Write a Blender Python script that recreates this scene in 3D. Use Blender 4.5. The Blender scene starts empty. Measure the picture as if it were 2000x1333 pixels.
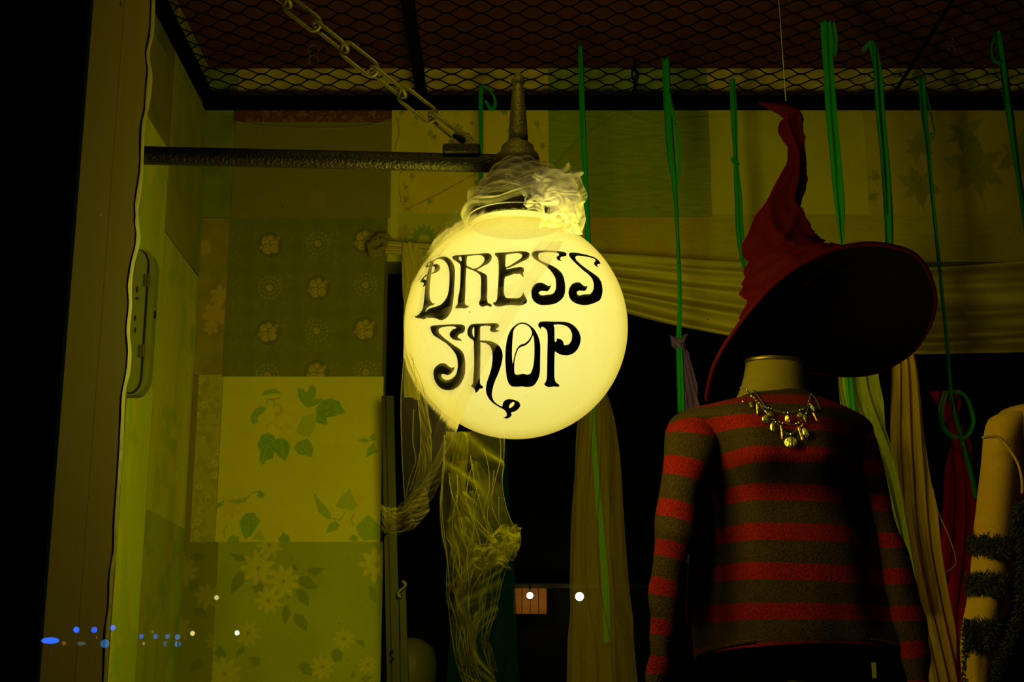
import bpy, bmesh, math, random
import numpy as np
from mathutils import Vector, Matrix, noise
from mathutils.geometry import tessellate_polygon
from mathutils.bvhtree import BVHTree

SC = bpy.context.scene
COL = SC.collection
R_ = math.radians
rng = random.Random(7)

# ------------------------------------------------------------------ camera
F = 50.0 / 36.0 * 2000.0
PITCH = R_(14.2)
EYE = Vector((0.0, 0.0, 1.55))
cam_d = bpy.data.cameras.new('camera')
cam_d.lens = 50.0
cam_d.sensor_width = 36.0
cam_d.clip_start = 0.05
cam_d.clip_end = 200
cam = bpy.data.objects.new('camera', cam_d)
cam.location = EYE
cam.rotation_euler = (R_(90) + PITCH, 0, 0)
COL.objects.link(cam)
SC.camera = cam

# ------------------------------------------------------------------ world, exposure
w = bpy.data.worlds.new('night')
SC.world = w
w.use_nodes = True
w.node_tree.nodes['Background'].inputs[0].default_value = (0.0010, 0.0012, 0.0020, 1)
w.node_tree.nodes['Background'].inputs[1].default_value = 0.25
SC.view_settings.view_transform = 'Standard'
SC.view_settings.look = 'None'
SC.view_settings.exposure = 0.0
SC.view_settings.gamma = 1.0
SC.view_settings.use_curve_mapping = False
SC.cycles.transparent_max_bounces = 48
SC.cycles.max_bounces = 8
SC.cycles.diffuse_bounces = 3
SC.cycles.sample_clamp_indirect = 2.0
SC.cycles.caustics_reflective = False
SC.cycles.caustics_refractive = False

FW = Vector((0, math.cos(PITCH), math.sin(PITCH)))
UP = Vector((0, -math.sin(PITCH), math.cos(PITCH)))


def ray(px, py):
    return FW + Vector((1, 0, 0)) * ((px - 1000.0) / F) + UP * ((666.5 - py) / F)


def at(px, py, Y):
    d = ray(px, py)
    return EYE + d * (Y / d.y)


def atX(px, py, X):
    d = ray(px, py)
    return EYE + d * (X / d.x)


def atZ(px, py, Z):
    d = ray(px, py)
    return EYE + d * ((Z - EYE.z) / d.z)


def project(P):
    v = P - EYE
    dz = v.dot(FW)
    return 1000 + F * v.x / dz, 666.5 - F * v.dot(UP) / dz


# ------------------------------------------------------------------ lamp light of the sign (the room's one strong lamp)
GY = 2.20
GC = at(1007.5, 640, GY)
GR = 0.1785
LAMP_POWER = 60.0
ld = bpy.data.lights.new('sign_bulb', 'POINT')
ld.energy = LAMP_POWER
ld.color = (1.0, 0.93, 0.05)
ld.shadow_soft_size = 0.172
lo = bpy.data.objects.new('sign_bulb', ld)
lo.location = GC
COL.objects.link(lo)
# display spot behind the window head, aimed down and back at the sign and the dress form
sd_ = bpy.data.lights.new('display_spot', 'SPOT')
sd_.energy = 22.0
sd_.color = (1.0, 0.84, 0.05)
sd_.spot_size = R_(62)
sd_.spot_blend = 0.6
sd_.shadow_soft_size = 0.06
so_ = bpy.data.objects.new('display_spot', sd_)
so_.location = (-0.10, 1.42, 3.30)
so_.rotation_euler = (Vector((0.16, 2.35, 2.42)) - Vector(so_.location)).to_track_quat('-Z', 'Y').to_euler()
COL.objects.link(so_)


# ------------------------------------------------------------------ materials
def mat(name, col, rough=0.7, metal=0.0, spec=0.3, noise_scale=None, noise_amt=0.25, bump=0.0, bump_scale=60,
        sheen=0.0, sheen_tint=None, emit=None, emit_strength=0.0, stretch=None):
    m = bpy.data.materials.new(name)
    m.use_nodes = True
    nt = m.node_tree
    b = nt.nodes['Principled BSDF']
    b.inputs['Roughness'].default_value = rough
    b.inputs['Metallic'].default_value = metal
    b.inputs['Specular IOR Level'].default_value = spec
    b.inputs['Base Color'].default_value = (*col, 1)
    tc = nt.nodes.new('ShaderNodeTexCoord')
    vec = tc.outputs['Object']
    if stretch:
        mp = nt.nodes.new('ShaderNodeMapping')
        mp.inputs['Scale'].default_value = stretch
        nt.links.new(vec, mp.inputs[0])
        vec = mp.outputs[0]
    if noise_scale:
        n = nt.nodes.new('ShaderNodeTexNoise')
        n.inputs['Scale'].default_value = noise_scale
        n.inputs['Detail'].default_value = 5
        nt.links.new(vec, n.inputs['Vector'])
        mx = nt.nodes.new('ShaderNodeMix')
        mx.data_type = 'RGBA'
        mx.inputs[6].default_value = tuple(max(0, c * (1 - noise_amt)) for c in col) + (1,)
        mx.inputs[7].default_value = tuple(min(1, c * (1 + noise_amt)) for c in col) + (1,)
        nt.links.new(n.outputs['Fac'], mx.inputs[0])
        nt.links.new(mx.outputs[2], b.inputs['Base Color'])
    if bump:
        n2 = nt.nodes.new('ShaderNodeTexNoise')
        n2.inputs['Scale'].default_value = bump_scale
        n2.inputs['Detail'].default_value = 4
        nt.links.new(vec, n2.inputs['Vector'])
        bp = nt.nodes.new('ShaderNodeBump')
        bp.inputs['Strength'].default_value = bump
        bp.inputs['Distance'].default_value = 0.004
        nt.links.new(n2.outputs['Fac'], bp.inputs['Height'])
        nt.links.new(bp.outputs[0], b.inputs['Normal'])
    if sheen:
        b.inputs['Sheen Weight'].default_value = sheen
        b.inputs['Sheen Roughness'].default_value = 0.35
        b.inputs['Sheen Tint'].default_value = (*(sheen_tint or col), 1)
    if emit:
        b.inputs['Emission Color'].default_value = (*emit, 1)
        b.inputs['Emission Strength'].default_value = emit_strength
    return m


def gauze(name, col, alpha, edge=0.75, power=2.2, trans=0.6, weave=700, streak=None):
    """Net cloth: a share `alpha` of the light meets thread, more of it at a slant; the rest passes the holes."""
    m = bpy.data.materials.new(name)
    m.use_nodes = True
    nt = m.node_tree
    nt.nodes.clear()
    out = nt.nodes.new('ShaderNodeOutputMaterial')
    tr = nt.nodes.new('ShaderNodeBsdfTransparent')
    df = nt.nodes.new('ShaderNodeBsdfDiffuse')
    tl = nt.nodes.new('ShaderNodeBsdfTranslucent')
    df.inputs[0].default_value = (*col, 1)
    tl.inputs[0].default_value = (*col, 1)
    mx = nt.nodes.new('ShaderNodeMixShader')
    mx.inputs[0].default_value = trans
    nt.links.new(df.outputs[0], mx.inputs[1])
    nt.links.new(tl.outputs[0], mx.inputs[2])
    lw = nt.nodes.new('ShaderNodeLayerWeight')
    lw.inputs[0].default_value = 0.5
    pw = nt.nodes.new('ShaderNodeMath')
    pw.operation = 'POWER'
    pw.inputs[1].default_value = power
    nt.links.new(lw.outputs['Facing'], pw.inputs[0])
    tc = nt.nodes.new('ShaderNodeTexCoord')
    mp = nt.nodes.new('ShaderNodeMapping')
    mp.inputs['Scale'].default_value = streak or (1, 1, 1)
    nt.links.new(tc.outputs['Object'], mp.inputs[0])
    ns = nt.nodes.new('ShaderNodeTexNoise')
    ns.inputs['Scale'].default_value = weave
    ns.inputs['Detail'].default_value = 3
    nt.links.new(mp.outputs[0], ns.inputs['Vector'])
    mr = nt.nodes.new('ShaderNodeMapRange')
    mr.inputs[1].default_value = 0.3
    mr.inputs[2].default_value = 0.7
    mr.inputs[3].default_value = 0.80
    mr.inputs[4].default_value = 1.20
    nt.links.new(ns.outputs['Fac'], mr.inputs[0])
    mr2 = nt.nodes.new('ShaderNodeMapRange')
    mr2.inputs[3].default_value = alpha
    mr2.inputs[4].default_value = edge
    nt.links.new(pw.outputs[0], mr2.inputs[0])
    ml = nt.nodes.new('ShaderNodeMath')
    ml.operation = 'MULTIPLY'
    ml.use_clamp = True
    nt.links.new(mr2.outputs[0], ml.inputs[0])
    nt.links.new(mr.outputs[0], ml.inputs[1])
    fin = nt.nodes.new('ShaderNodeMixShader')
    nt.links.new(ml.outputs[0], fin.inputs[0])
    nt.links.new(tr.outputs[0], fin.inputs[1])
    nt.links.new(mx.outputs[0], fin.inputs[2])
    nt.links.new(fin.outputs[0], out.inputs[0])
    return m


def emission(name, col, strength):
    m = bpy.data.materials.new(name)
    m.use_nodes = True
    nt = m.node_tree
    nt.nodes.clear()
    out = nt.nodes.new('ShaderNodeOutputMaterial')
    e = nt.nodes.new('ShaderNodeEmission')
    e.inputs[0].default_value = (*col, 1)
    e.inputs[1].default_value = strength
    nt.links.new(e.outputs[0], out.inputs[0])
    return m


def opal():
    """Milky lamp glass: glows all over and lets half of the bulb's light straight out; glow painted dimmer at rim and foot."""
    m = bpy.data.materials.new('opal_glass')
    m.use_nodes = True
    nt = m.node_tree
    nt.nodes.clear()
    out = nt.nodes.new('ShaderNodeOutputMaterial')
    em = nt.nodes.new('ShaderNodeEmission')
    lw = nt.nodes.new('ShaderNodeLayerWeight')
    lw.inputs[0].default_value = 0.5
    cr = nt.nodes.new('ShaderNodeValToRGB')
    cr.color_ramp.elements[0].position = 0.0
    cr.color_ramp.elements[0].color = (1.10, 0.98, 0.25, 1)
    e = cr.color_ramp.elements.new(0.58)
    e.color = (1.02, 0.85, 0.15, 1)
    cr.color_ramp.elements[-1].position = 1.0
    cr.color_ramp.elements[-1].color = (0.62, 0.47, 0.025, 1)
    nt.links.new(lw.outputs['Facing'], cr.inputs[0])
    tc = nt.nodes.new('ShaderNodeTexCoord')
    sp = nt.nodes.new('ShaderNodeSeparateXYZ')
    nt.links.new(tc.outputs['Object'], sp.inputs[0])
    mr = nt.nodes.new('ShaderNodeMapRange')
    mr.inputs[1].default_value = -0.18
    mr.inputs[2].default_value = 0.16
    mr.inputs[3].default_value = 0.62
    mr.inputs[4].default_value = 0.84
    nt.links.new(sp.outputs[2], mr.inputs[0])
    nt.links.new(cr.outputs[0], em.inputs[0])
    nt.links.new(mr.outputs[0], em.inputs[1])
    tr = nt.nodes.new('ShaderNodeBsdfTransparent')
    tr.inputs[0].default_value = (0.5, 0.5, 0.5, 1)
    ad = nt.nodes.new('ShaderNodeAddShader')
    nt.links.new(em.outputs[0], ad.inputs[0])
    nt.links.new(tr.outputs[0], ad.inputs[1])
    nt.links.new(ad.outputs[0], out.inputs[0])
    return m


def pane_glass():
    m = bpy.data.materials.new('window_glass')
    m.use_nodes = True
    nt = m.node_tree
    nt.nodes.clear()
    out = nt.nodes.new('ShaderNodeOutputMaterial')
    tr = nt.nodes.new('ShaderNodeBsdfTransparent')
    gl = nt.nodes.new('ShaderNodeBsdfGlossy')
    gl.inputs['Roughness'].default_value = 0.0
    fr = nt.nodes.new('ShaderNodeFresnel')
    fr.inputs[0].default_value = 1.5
    mu = nt.nodes.new('ShaderNodeMath')
    mu.operation = 'MULTIPLY'
    mu.inputs[1].default_value = 1.9
    mu.use_clamp = True
    nt.links.new(fr.outputs[0], mu.inputs[0])
    mx = nt.nodes.new('ShaderNodeMixShader')
    nt.links.new(mu.outputs[0], mx.inputs[0])
    nt.links.new(tr.outputs[0], mx.inputs[1])
    nt.links.new(gl.outputs[0], mx.inputs[2])
    nt.links.new(mx.outputs[0], out.inputs[0])
    return m


def print_mat(name, rough=0.75, fine=160, amt=0.10, bump=0.15):
    """Printed paper: colours from the sheet's own print attribute, paper grain from noise."""
    m = bpy.data.materials.new(name)
    m.use_nodes = True
    nt = m.node_tree
    b = nt.nodes['Principled BSDF']
    b.inputs['Roughness'].default_value = rough
    b.inputs['Specular IOR Level'].default_value = 0.15
    a = nt.nodes.new('ShaderNodeAttribute')
    a.attribute_name = 'print'
    tc = nt.nodes.new('ShaderNodeTexCoord')
    n = nt.nodes.new('ShaderNodeTexNoise')
    n.inputs['Scale'].default_value = fine
    n.inputs['Detail'].default_value = 4
    nt.links.new(tc.outputs['Object'], n.inputs['Vector'])
    mr = nt.nodes.new('ShaderNodeMapRange')
    mr.inputs[3].default_value = 1 - amt
    mr.inputs[4].default_value = 1 + amt
    nt.links.new(n.outputs['Fac'], mr.inputs[0])
    mx = nt.nodes.new('ShaderNodeMix')
    mx.data_type = 'RGBA'
    mx.blend_type = 'MULTIPLY'
    mx.inputs[0].default_value = 1
    nt.links.new(a.outputs['Color'], mx.inputs[6])
    nt.links.new(mr.outputs[0], mx.inputs[7])
    nt.links.new(mx.outputs[2], b.inputs['Base Color'])
    bp = nt.nodes.new('ShaderNodeBump')
    bp.inputs['Strength'].default_value = bump
    bp.inputs['Distance'].default_value = 0.002
    nt.links.new(n.outputs['Fac'], bp.inputs['Height'])
    nt.links.new(bp.outputs[0], b.inputs['Normal'])
    return m


def stripe_mat():
    """Boiled wool with knitted stripes; the stripe coordinate runs along the garment (uv v, metres)."""
    m = bpy.data.materials.new('striped_wool')
    m.use_nodes = True
    nt = m.node_tree
    b = nt.nodes['Principled BSDF']
    b.inputs['Roughness'].default_value = 0.95
    b.inputs['Specular IOR Level'].default_value = 0.1
    uv = nt.nodes.new('ShaderNodeUVMap')
    sp = nt.nodes.new('ShaderNodeSeparateXYZ')
    nt.links.new(uv.outputs[0], sp.inputs[0])
    tc = nt.nodes.new('ShaderNodeTexCoord')
    n = nt.nodes.new('ShaderNodeTexNoise')
    n.inputs['Scale'].default_value = 220
    n.inputs['Detail'].default_value = 3
    nt.links.new(tc.outputs['Object'], n.inputs['Vector'])
    jit = nt.nodes.new('ShaderNodeMath')
    jit.operation = 'MULTIPLY_ADD'
    jit.inputs[1].default_value = 0.05
    nt.links.new(n.outputs['Fac'], jit.inputs[0])
    nt.links.new(sp.outputs[1], jit.inputs[2])
    fr = nt.nodes.new('ShaderNodeMath')
    fr.operation = 'FRACT'
    nt.links.new(jit.outputs[0], fr.inputs[0])
    cr = nt.nodes.new('ShaderNodeValToRGB')
    els = cr.color_ramp.elements
    red, br = (0.068, 0.0003, 0.002, 1), (0.0135, 0.0066, 0.004, 1)
    els[0].position = 0.0
    els[0].color = red
    els[1].position = 0.40
    els[1].color = red
    for p, c in ((0.43, br), (0.97, br), (1.0, red)):
        e = els.new(p)
        e.color = c
    nt.links.new(fr.outputs[0], cr.inputs[0])
    n2 = nt.nodes.new('ShaderNodeTexNoise')
    n2.inputs['Scale'].default_value = 340
    n2.inputs['Detail'].default_value = 5
    nt.links.new(tc.outputs['Object'], n2.inputs['Vector'])
    mr = nt.nodes.new('ShaderNodeMapRange')
    mr.inputs[1].default_value = 0.3
    mr.inputs[2].default_value = 0.7
    mr.inputs[3].default_value = 0.35
    mr.inputs[4].default_value = 1.7
    nt.links.new(n2.outputs['Fac'], mr.inputs[0])
    mx = nt.nodes.new('ShaderNodeMix')
    mx.data_type = 'RGBA'
    mx.blend_type = 'MULTIPLY'
    mx.inputs[0].default_value = 1
    nt.links.new(cr.outputs[0], mx.inputs[6])
    nt.links.new(mr.outputs[0], mx.inputs[7])
    nt.links.new(mx.outputs[2], b.inputs['Base Color'])
    bp = nt.nodes.new('ShaderNodeBump')
    bp.inputs['Strength'].default_value = 0.7
    bp.inputs['Distance'].default_value = 0.004
    nt.links.new(n2.outputs['Fac'], bp.inputs['Height'])
    nt.links.new(bp.outputs[0], b.inputs['Normal'])
    return m


M = dict(
    exterior=mat('exterior_paint', (0.012, 0.011, 0.010), 0.9, noise_scale=6, noise_amt=0.3),
    jamb=mat('jamb_paint', (0.120, 0.072, 0.004), 0.85, spec=0.08, noise_scale=9, noise_amt=0.12, bump=0.15, bump_scale=45,
             stretch=(1, 1, 0.15)),
    caulk=mat('old_caulk', (0.19, 0.15, 0.02), 0.6, noise_scale=40, noise_amt=0.3, bump=0.3, bump_scale=80),
    gasket=mat('green_gasket', (0.010, 0.014, 0.003), 1.0, spec=0.0, noise_scale=30),
    plaster=mat('plaster', (0.22, 0.19, 0.03), 0.9, noise_scale=8, noise_amt=0.2),
    ceiling=mat('ceiling_paint', (0.10, 0.024, 0.004), 0.9, noise_scale=5, noise_amt=0.3),
    dark=mat('dark_room', (0.006, 0.006, 0.005), 0.9, noise_scale=4),  # near-black so light leaking into the unlit room does not show
    floor=mat('floor_boards', (0.03, 0.02, 0.01), 0.7, noise_scale=12, noise_amt=0.4),
    street=mat('asphalt', (0.03, 0.03, 0.03), 0.95, noise_scale=30, noise_amt=0.4),
    glass=pane_glass(),
    dust=mat('dust', (0.6, 0.55, 0.3), 0.9, noise_scale=20),
    iron=mat('black_iron', (0.0050, 0.0022, 0.0010), 0.45, metal=0.0, spec=0.22, noise_scale=30, noise_amt=0.55, bump=0.9, bump_scale=210),
    bronze=mat('painted_casting', (0.085, 0.070, 0.018), 0.45, metal=0.1, spec=0.5, noise_scale=50, noise_amt=0.35, bump=0.5, bump_scale=260),
    chain=mat('chain_steel', (0.13, 0.11, 0.035), 0.45, metal=0.3, noise_scale=60, noise_amt=0.4),
    mesh=mat('black_wire', (0.0015, 0.0014, 0.001), 0.9, spec=0.02, noise_scale=40),
    opal=opal(),
    letter=mat('letter_paint', (0.008, 0.006, 0.005), 0.55, noise_scale=60, noise_amt=0.5),
    tulle=gauze('ivory_tulle', (0.150, 0.124, 0.20), 0.105, 0.80, 2.4, 0.6),  # one scarf, tones differ by place to offset how hard the lamp lights it
    tulle_edge=gauze('tulle_hem', (0.20, 0.175, 0.02), 0.55, 0.8, 2.4, 0.5),
    tulle_hang=gauze('hanging_tulle', (0.20, 0.165, 0.05), 0.11, 0.75, 2.4, 0.5),
    tulle_stream=gauze('streamer_tulle', (0.20, 0.175, 0.01), 0.10, 0.65, 2.6, 0.5),
    tulle_neck=gauze('wound_tulle', (0.70, 0.64, 0.95), 0.24, 0.8, 2.2, 0.5),
    tulle_dense=gauze('gathered_tulle', (0.50, 0.46, 0.95), 0.30, 0.95, 1.6, 0.5, weave=300),
    sheer=gauze('sheer_voile', (0.62, 0.50, 0.08), 0.13, 0.3, 2.5, 0.3, weave=14),
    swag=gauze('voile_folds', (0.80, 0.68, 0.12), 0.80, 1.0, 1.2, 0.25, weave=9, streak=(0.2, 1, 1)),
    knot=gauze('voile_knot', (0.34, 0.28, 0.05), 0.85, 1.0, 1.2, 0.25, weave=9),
    ribbon=gauze('green_organza', (0.035, 0.52, 0.11), 0.80, 1.0, 1.5, 0.5, weave=160, streak=(1, 1, 0.1)),
    amber=gauze('amber_tulle', (0.40, 0.285, 0.02), 0.30, 0.92, 1.6, 0.45, weave=200, streak=(1, 1, 0.05)),
    lime=gauze('lime_tulle', (0.70, 0.78, 0.14), 0.60, 0.95, 1.6, 0.45, weave=200, streak=(1, 1, 0.05)),
    mustard=gauze('mustard_tulle', (0.95, 0.60, 0.06), 0.80, 0.97, 1.6, 0.45, weave=200, streak=(1, 1, 0.05)),
    scarlet=gauze('scarlet_tulle', (0.75, 0.012, 0.008), 0.75, 0.97, 1.6, 0.45, weave=200, streak=(1, 1, 0.05)),
    violet=gauze('violet_organza', (0.26, 0.14, 1.0), 0.9, 1.0, 1.6, 0.45, weave=200),
    teal=gauze('teal_tulle', (0.002, 0.022, 0.06), 0.8, 0.97, 1.6, 0.4, weave=200),
    velvet=mat('red_velvet', (0.030, 0.0003, 0.0008), 0.85, spec=0.05, noise_scale=120, noise_amt=0.3, bump=0.2, bump_scale=300, sheen=0.25, sheen_tint=(0.6, 0.003, 0.006)),
    shade_black=mat('underside_shade', (0.003, 0.002, 0.002), 0.95, spec=0.05, noise_scale=90),  # hat underside coloured black to stand in for its shade
    wool=stripe_mat(),
    linen=mat('cream_linen', (0.065, 0.042, 0.003), 0.85, noise_scale=120, noise_amt=0.12, bump=0.3, bump_scale=400, stretch=(0.2, 0.2, 1)),
    brass=mat('worn_brass', (0.10, 0.065, 0.012), 0.4, metal=0.9, noise_scale=50),
    blackcloth=mat('black_cloth', (0.0008, 0.0007, 0.0006), 0.95, spec=0.0, noise_scale=80),
    cord=mat('dark_cord', (0.10, 0.085, 0.05), 0.5, metal=0.6, noise_scale=200),
    silver=mat('hammered_silver', (0.40, 0.37, 0.26), 0.34, metal=1.0, bump=0.8, bump_scale=160),
    copper=mat('gilt_copper', (0.32, 0.19, 0.08), 0.34, metal=1.0, bump=0.7, bump_scale=160),
    dark_silver=mat('darker_silver', (0.10, 0.095, 0.05), 0.5, metal=1.0, bump=0.6, bump_scale=160),  # silver in a darker tone for some charms
    canvas=mat('ochre_canvas', (0.20, 0.105, 0.006), 0.9, noise_scale=90, noise_amt=0.12, bump=0.3, bump_scale=500),
    fringe=mat('black_fringe', (0.010, 0.009, 0.003), 0.9, noise_scale=60, noise_amt=0.5),
    boxgreen=mat('grey_green_enamel', (0.13, 0.14, 0.035), 0.5, noise_scale=12, noise_amt=0.15),
    metalgreen=mat('olive_metal', (0.035, 0.033, 0.008), 0.45, metal=0.3, noise_scale=12, noise_amt=0.2, stretch=(1, 1, 0.1)),
    hinge=mat('hinge_steel', (0.14, 0.12, 0.05), 0.4, metal=0.7, noise_scale=60),
    black=mat('black_plastic', (0.006, 0.006, 0.005), 0.5, noise_scale=30),
    paper=print_mat('printed_paper'),
    weave=print_mat('woven_paper', fine=420, amt=0.25, bump=0.4),
    pale=mat('pale_glaze', (0.12, 0.11, 0.04), 0.5, noise_scale=10, noise_amt=0.1),
    wood=mat('varnished_wood', (0.50, 0.19, 0.012), 0.6, noise_scale=8, noise_amt=0.35, stretch=(1, 1, 6)),
    thread=mat('white_thread', (0.22, 0.20, 0.12), 0.8, noise_scale=80),
)


# ------------------------------------------------------------------ object helpers
def mesh_obj(name, verts, faces, m, parent=None, smooth=False, kind=None):
    me = bpy.data.meshes.new(name)
    me.from_pydata([tuple(v) for v in verts], [], faces)
    if smooth:
        me.polygons.foreach_set('use_smooth', [True] * len(me.polygons))
    me.materials.append(m)
    me.update()
    o = bpy.data.objects.new(name, me)
    COL.objects.link(o)
    if parent is not None:
        o.parent = parent
        o.matrix_parent_inverse = parent.matrix_world.inverted() if parent.type != 'EMPTY' else Matrix.Translation(-Vector(parent.location))
    if kind:
        o['kind'] = kind
    return o


def tag(o, label, cat, group=None):
    o['label'] = label
    o['category'] = cat
    if group:
        o['group'] = group
    return o


def thing(name, loc, label, cat, group=None):
    o = bpy.data.objects.new(name, None)
    o.location = loc
    o.empty_display_size = 0.05
    COL.objects.link(o)
    return tag(o, label, cat, group)


class MB:
    def __init__(self):
        self.v, self.f = [], []

    def add(self, vs, fs):
        k = len(self.v)
        self.v += [Vector(p) for p in vs]
        self.f += [tuple(i + k for i in q) for q in fs]

    def box(self, a, b):
        x0, y0, z0 = a
        x1, y1, z1 = b
        vs = [(x0, y0, z0), (x1, y0, z0), (x1, y1, z0), (x0, y1, z0), (x0, y0, z1), (x1, y0, z1), (x1, y1, z1), (x0, y1, z1)]
        self.add(vs, [(0, 3, 2, 1), (4, 5, 6, 7), (0, 1, 5, 4), (1, 2, 6, 5), (2, 3, 7, 6), (3, 0, 4, 7)])

    def bar(self, p, q, wd, th, side):
        p, q = Vector(p), Vector(q)
        d = (q - p).normalized()
        s = Vector(side)
        s = (s - d * s.dot(d)).normalized()
        n = d.cross(s)
        vs = []
        for c in (p, q):
            for a, b in ((-1, -1), (1, -1), (1, 1), (-1, 1)):
                vs.append(c + s * (a * wd / 2) + n * (b * th / 2))
        self.add(vs, [(0, 3, 2, 1), (4, 5, 6, 7), (0, 1, 5, 4), (1, 2, 6, 5), (2, 3, 7, 6), (3, 0, 4, 7)])

    def tube(self, pts, rad, n=8, closed=False, flat=None):
        pts = [Vector(p) for p in pts]
        m = len(pts)
        rads = rad if isinstance(rad, (list, tuple)) else [rad] * m
        prev = None
        k0 = len(self.v)
        for i, p in enumerate(pts):
            if closed:
                t = pts[(i + 1) % m] - pts[i - 1]
            else:
                t = pts[min(i + 1, m - 1)] - pts[max(i - 1, 0)]
            t.normalize()
            if prev is None:
                ref = Vector((0, 0, 1)) if abs(t.z) < 0.9 else Vector((0, 1, 0))
                u = (ref - t * ref.dot(t)).normalized()
            else:
                u = (prev - t * prev.dot(t))
                u = u.normalized() if u.length > 1e-9 else t.orthogonal().normalized()
            prev = u
            v = t.cross(u)
            for j in range(n):
                a = 2 * math.pi * j / n
                self.v.append(p + (u * math.cos(a) + v * math.sin(a)) * rads[i])
        for i in range(m if closed else m - 1):
            i2 = (i + 1) % m
            for j in range(n):
                j2 = (j + 1) % n
                self.f.append((k0 + i * n + j, k0 + i * n + j2, k0 + i2 * n + j2, k0 + i2 * n + j))
        if not closed:
            self.f.append(tuple(k0 + j for j in reversed(range(n))))
            self.f.append(tuple(k0 + (m - 1) * n + j for j in range(n)))

    def lathe(self, prof, c, n=40, caps=True):
        """prof: (radius, z) pairs about the vertical through c."""
        c = Vector(c)
        k0 = len(self.v)
        for r, z in prof:
            for j in range(n):
                a = 2 * math.pi * j / n
                self.v.append(c + Vector((r * math.cos(a), r * math.sin(a), z)))
        for i in range(len(prof) - 1):
            for j in range(n):
                j2 = (j + 1) % n
                self.f.append((k0 + i * n + j, k0 + i * n + j2, k0 + (i + 1) * n + j2, k0 + (i + 1) * n + j))
        if caps:
            self.f.append(tuple(k0 + j for j in reversed(range(n))))
            self.f.append(tuple(k0 + (len(prof) - 1) * n + j for j in range(n)))

    def ball(self, c, r, n=12, sx=1, sy=1, sz=1):
        c = Vector(c)
        k0 = len(self.v)
        for i in range(1, n):
            th = math.pi * i / n
            for j in range(2 * n):
                a = math.pi * j / n
                self.v.append(c + Vector((r * sx * math.sin(th) * math.cos(a), r * sy * math.sin(th) * math.sin(a), r * sz * math.cos(th))))
        top = len(self.v)
        self.v.append(c + Vector((0, 0, r * sz)))
        self.v.append(c - Vector((0, 0, r * sz)))
        w_ = 2 * n
        for i in range(n - 2):
            for j in range(w_):
                j2 = (j + 1) % w_
                self.f.append((k0 + i * w_ + j, k0 + (i + 1) * w_ + j, k0 + (i + 1) * w_ + j2, k0 + i * w_ + j2))
        for j in range(w_):
            j2 = (j + 1) % w_
            self.f.append((top, k0 + j, k0 + j2))
            self.f.append((top + 1, k0 + (n - 2) * w_ + j2, k0 + (n - 2) * w_ + j))

    def build(self, name, m, parent=None, smooth=False, kind=None):
        return mesh_obj(name, self.v, self.f, m, parent, smooth, kind)


def structure(o, label):
    o['kind'] = 'structure'
    o['label'] = label
    return o


def spline(pts, n):
    """Catmull-Rom through tuples of any length, n samples."""
    P = np.array(pts, float)
    m = len(P)
    t = np.linspace(0, m - 1, n)
    i = np.clip(t.astype(int), 0, m - 2)
    f = (t - i)[:, None]
    p0, p1, p2, p3 = P[np.clip(i - 1, 0, m - 1)], P[i], P[i + 1], P[np.clip(i + 2, 0, m - 1)]
    return 0.5 * (2 * p1 + (p2 - p0) * f + (2 * p0 - 5 * p1 + 4 * p2 - p3) * f ** 2 + (3 * p1 - p0 - 3 * p2 + p3) * f ** 3)


def grid_faces(nu, nv, closed=False):
    fs = []
    for i in range(nv - 1):
        for j in range(nu if closed else nu - 1):
            j2 = (j + 1) % nu
            fs.append((i * nu + j, i * nu + j2, (i + 1) * nu + j2, (i + 1) * nu + j))
    return fs


def nz(x, y, z=0.0):
    return noise.noise((x, y, z))


def cloth(name, rows, Y, m, parent=None, nu=40, nv=60, pleats=6, amp=0.012, seed=0, wander=0.25, crumple=0.0, surf=None, pinch=None):
    """A hanging cloth: rows of (Lx, Ly, Rx, Ry) in the photo's frame on the plane Y, pleated in depth."""
    rr = spline(rows, nv)
    vs = []
    for i in range(nv):
        v = i / (nv - 1)
        lx, ly, rx, ry = rr[i]
        for j in range(nu):
            u = j / (nu - 1)
            px, py = lx + (rx - lx) * u, ly + (ry - ly) * u
            yy = Y(px, py) if callable(Y) else Y
            P = surf(px, py) if surf else at(px, py, yy)
            ph = wander * 6 * nz(v * 2.3 + seed, seed * 1.7)
            d = math.sin((u * pleats + ph) * 2 * math.pi) * amp + math.sin((u * pleats * 2.3 + ph * 1.6 + seed) * 2 * math.pi) * amp * 0.35
            if crumple:
                d += crumple * nz(px * 0.03 + seed, py * 0.03, seed) + crumple * 0.5 * nz(px * 0.09, py * 0.07 + seed, seed)
            P = P + Vector((0.25 * d, -d, 0))
            vs.append(P)
    return mesh_obj(name, vs, grid_faces(nu, nv), m, parent, True)


def tube_rings(rings, Y, ratio=0.6, nseg=48, nring=60, disp=None, rear=1.0):
    """A closed-round body from silhouette pairs (Lx, Ly, Rx, Ry) on plane Y; depth = ratio * half width."""
    rr = spline(rings, nring)
    vs = []
    for i in range(nring):
        lx, ly, rx, ry = rr[i]
        yy = Y(i / (nring - 1)) if callable(Y) else Y
        L, Rr = at(lx, ly, yy), at(rx, ry, yy)
        c = (L + Rr) / 2
        a = (Rr - L) / 2
        k = ratio(i / (nring - 1)) if callable(ratio) else ratio
        b = Vector((0, -1, 0)) * a.length * k
        for j in range(nseg):
            t = 2 * math.pi * j / nseg
            s = math.sin(t)
            P = c - a * math.cos(t) + b * (s if s > 0 else s * rear)
            if disp:
                P = P + disp(P, i / (nring - 1), t, (P - c))
            vs.append(P)
    return vs, grid_faces(nseg, nring, True)


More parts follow.
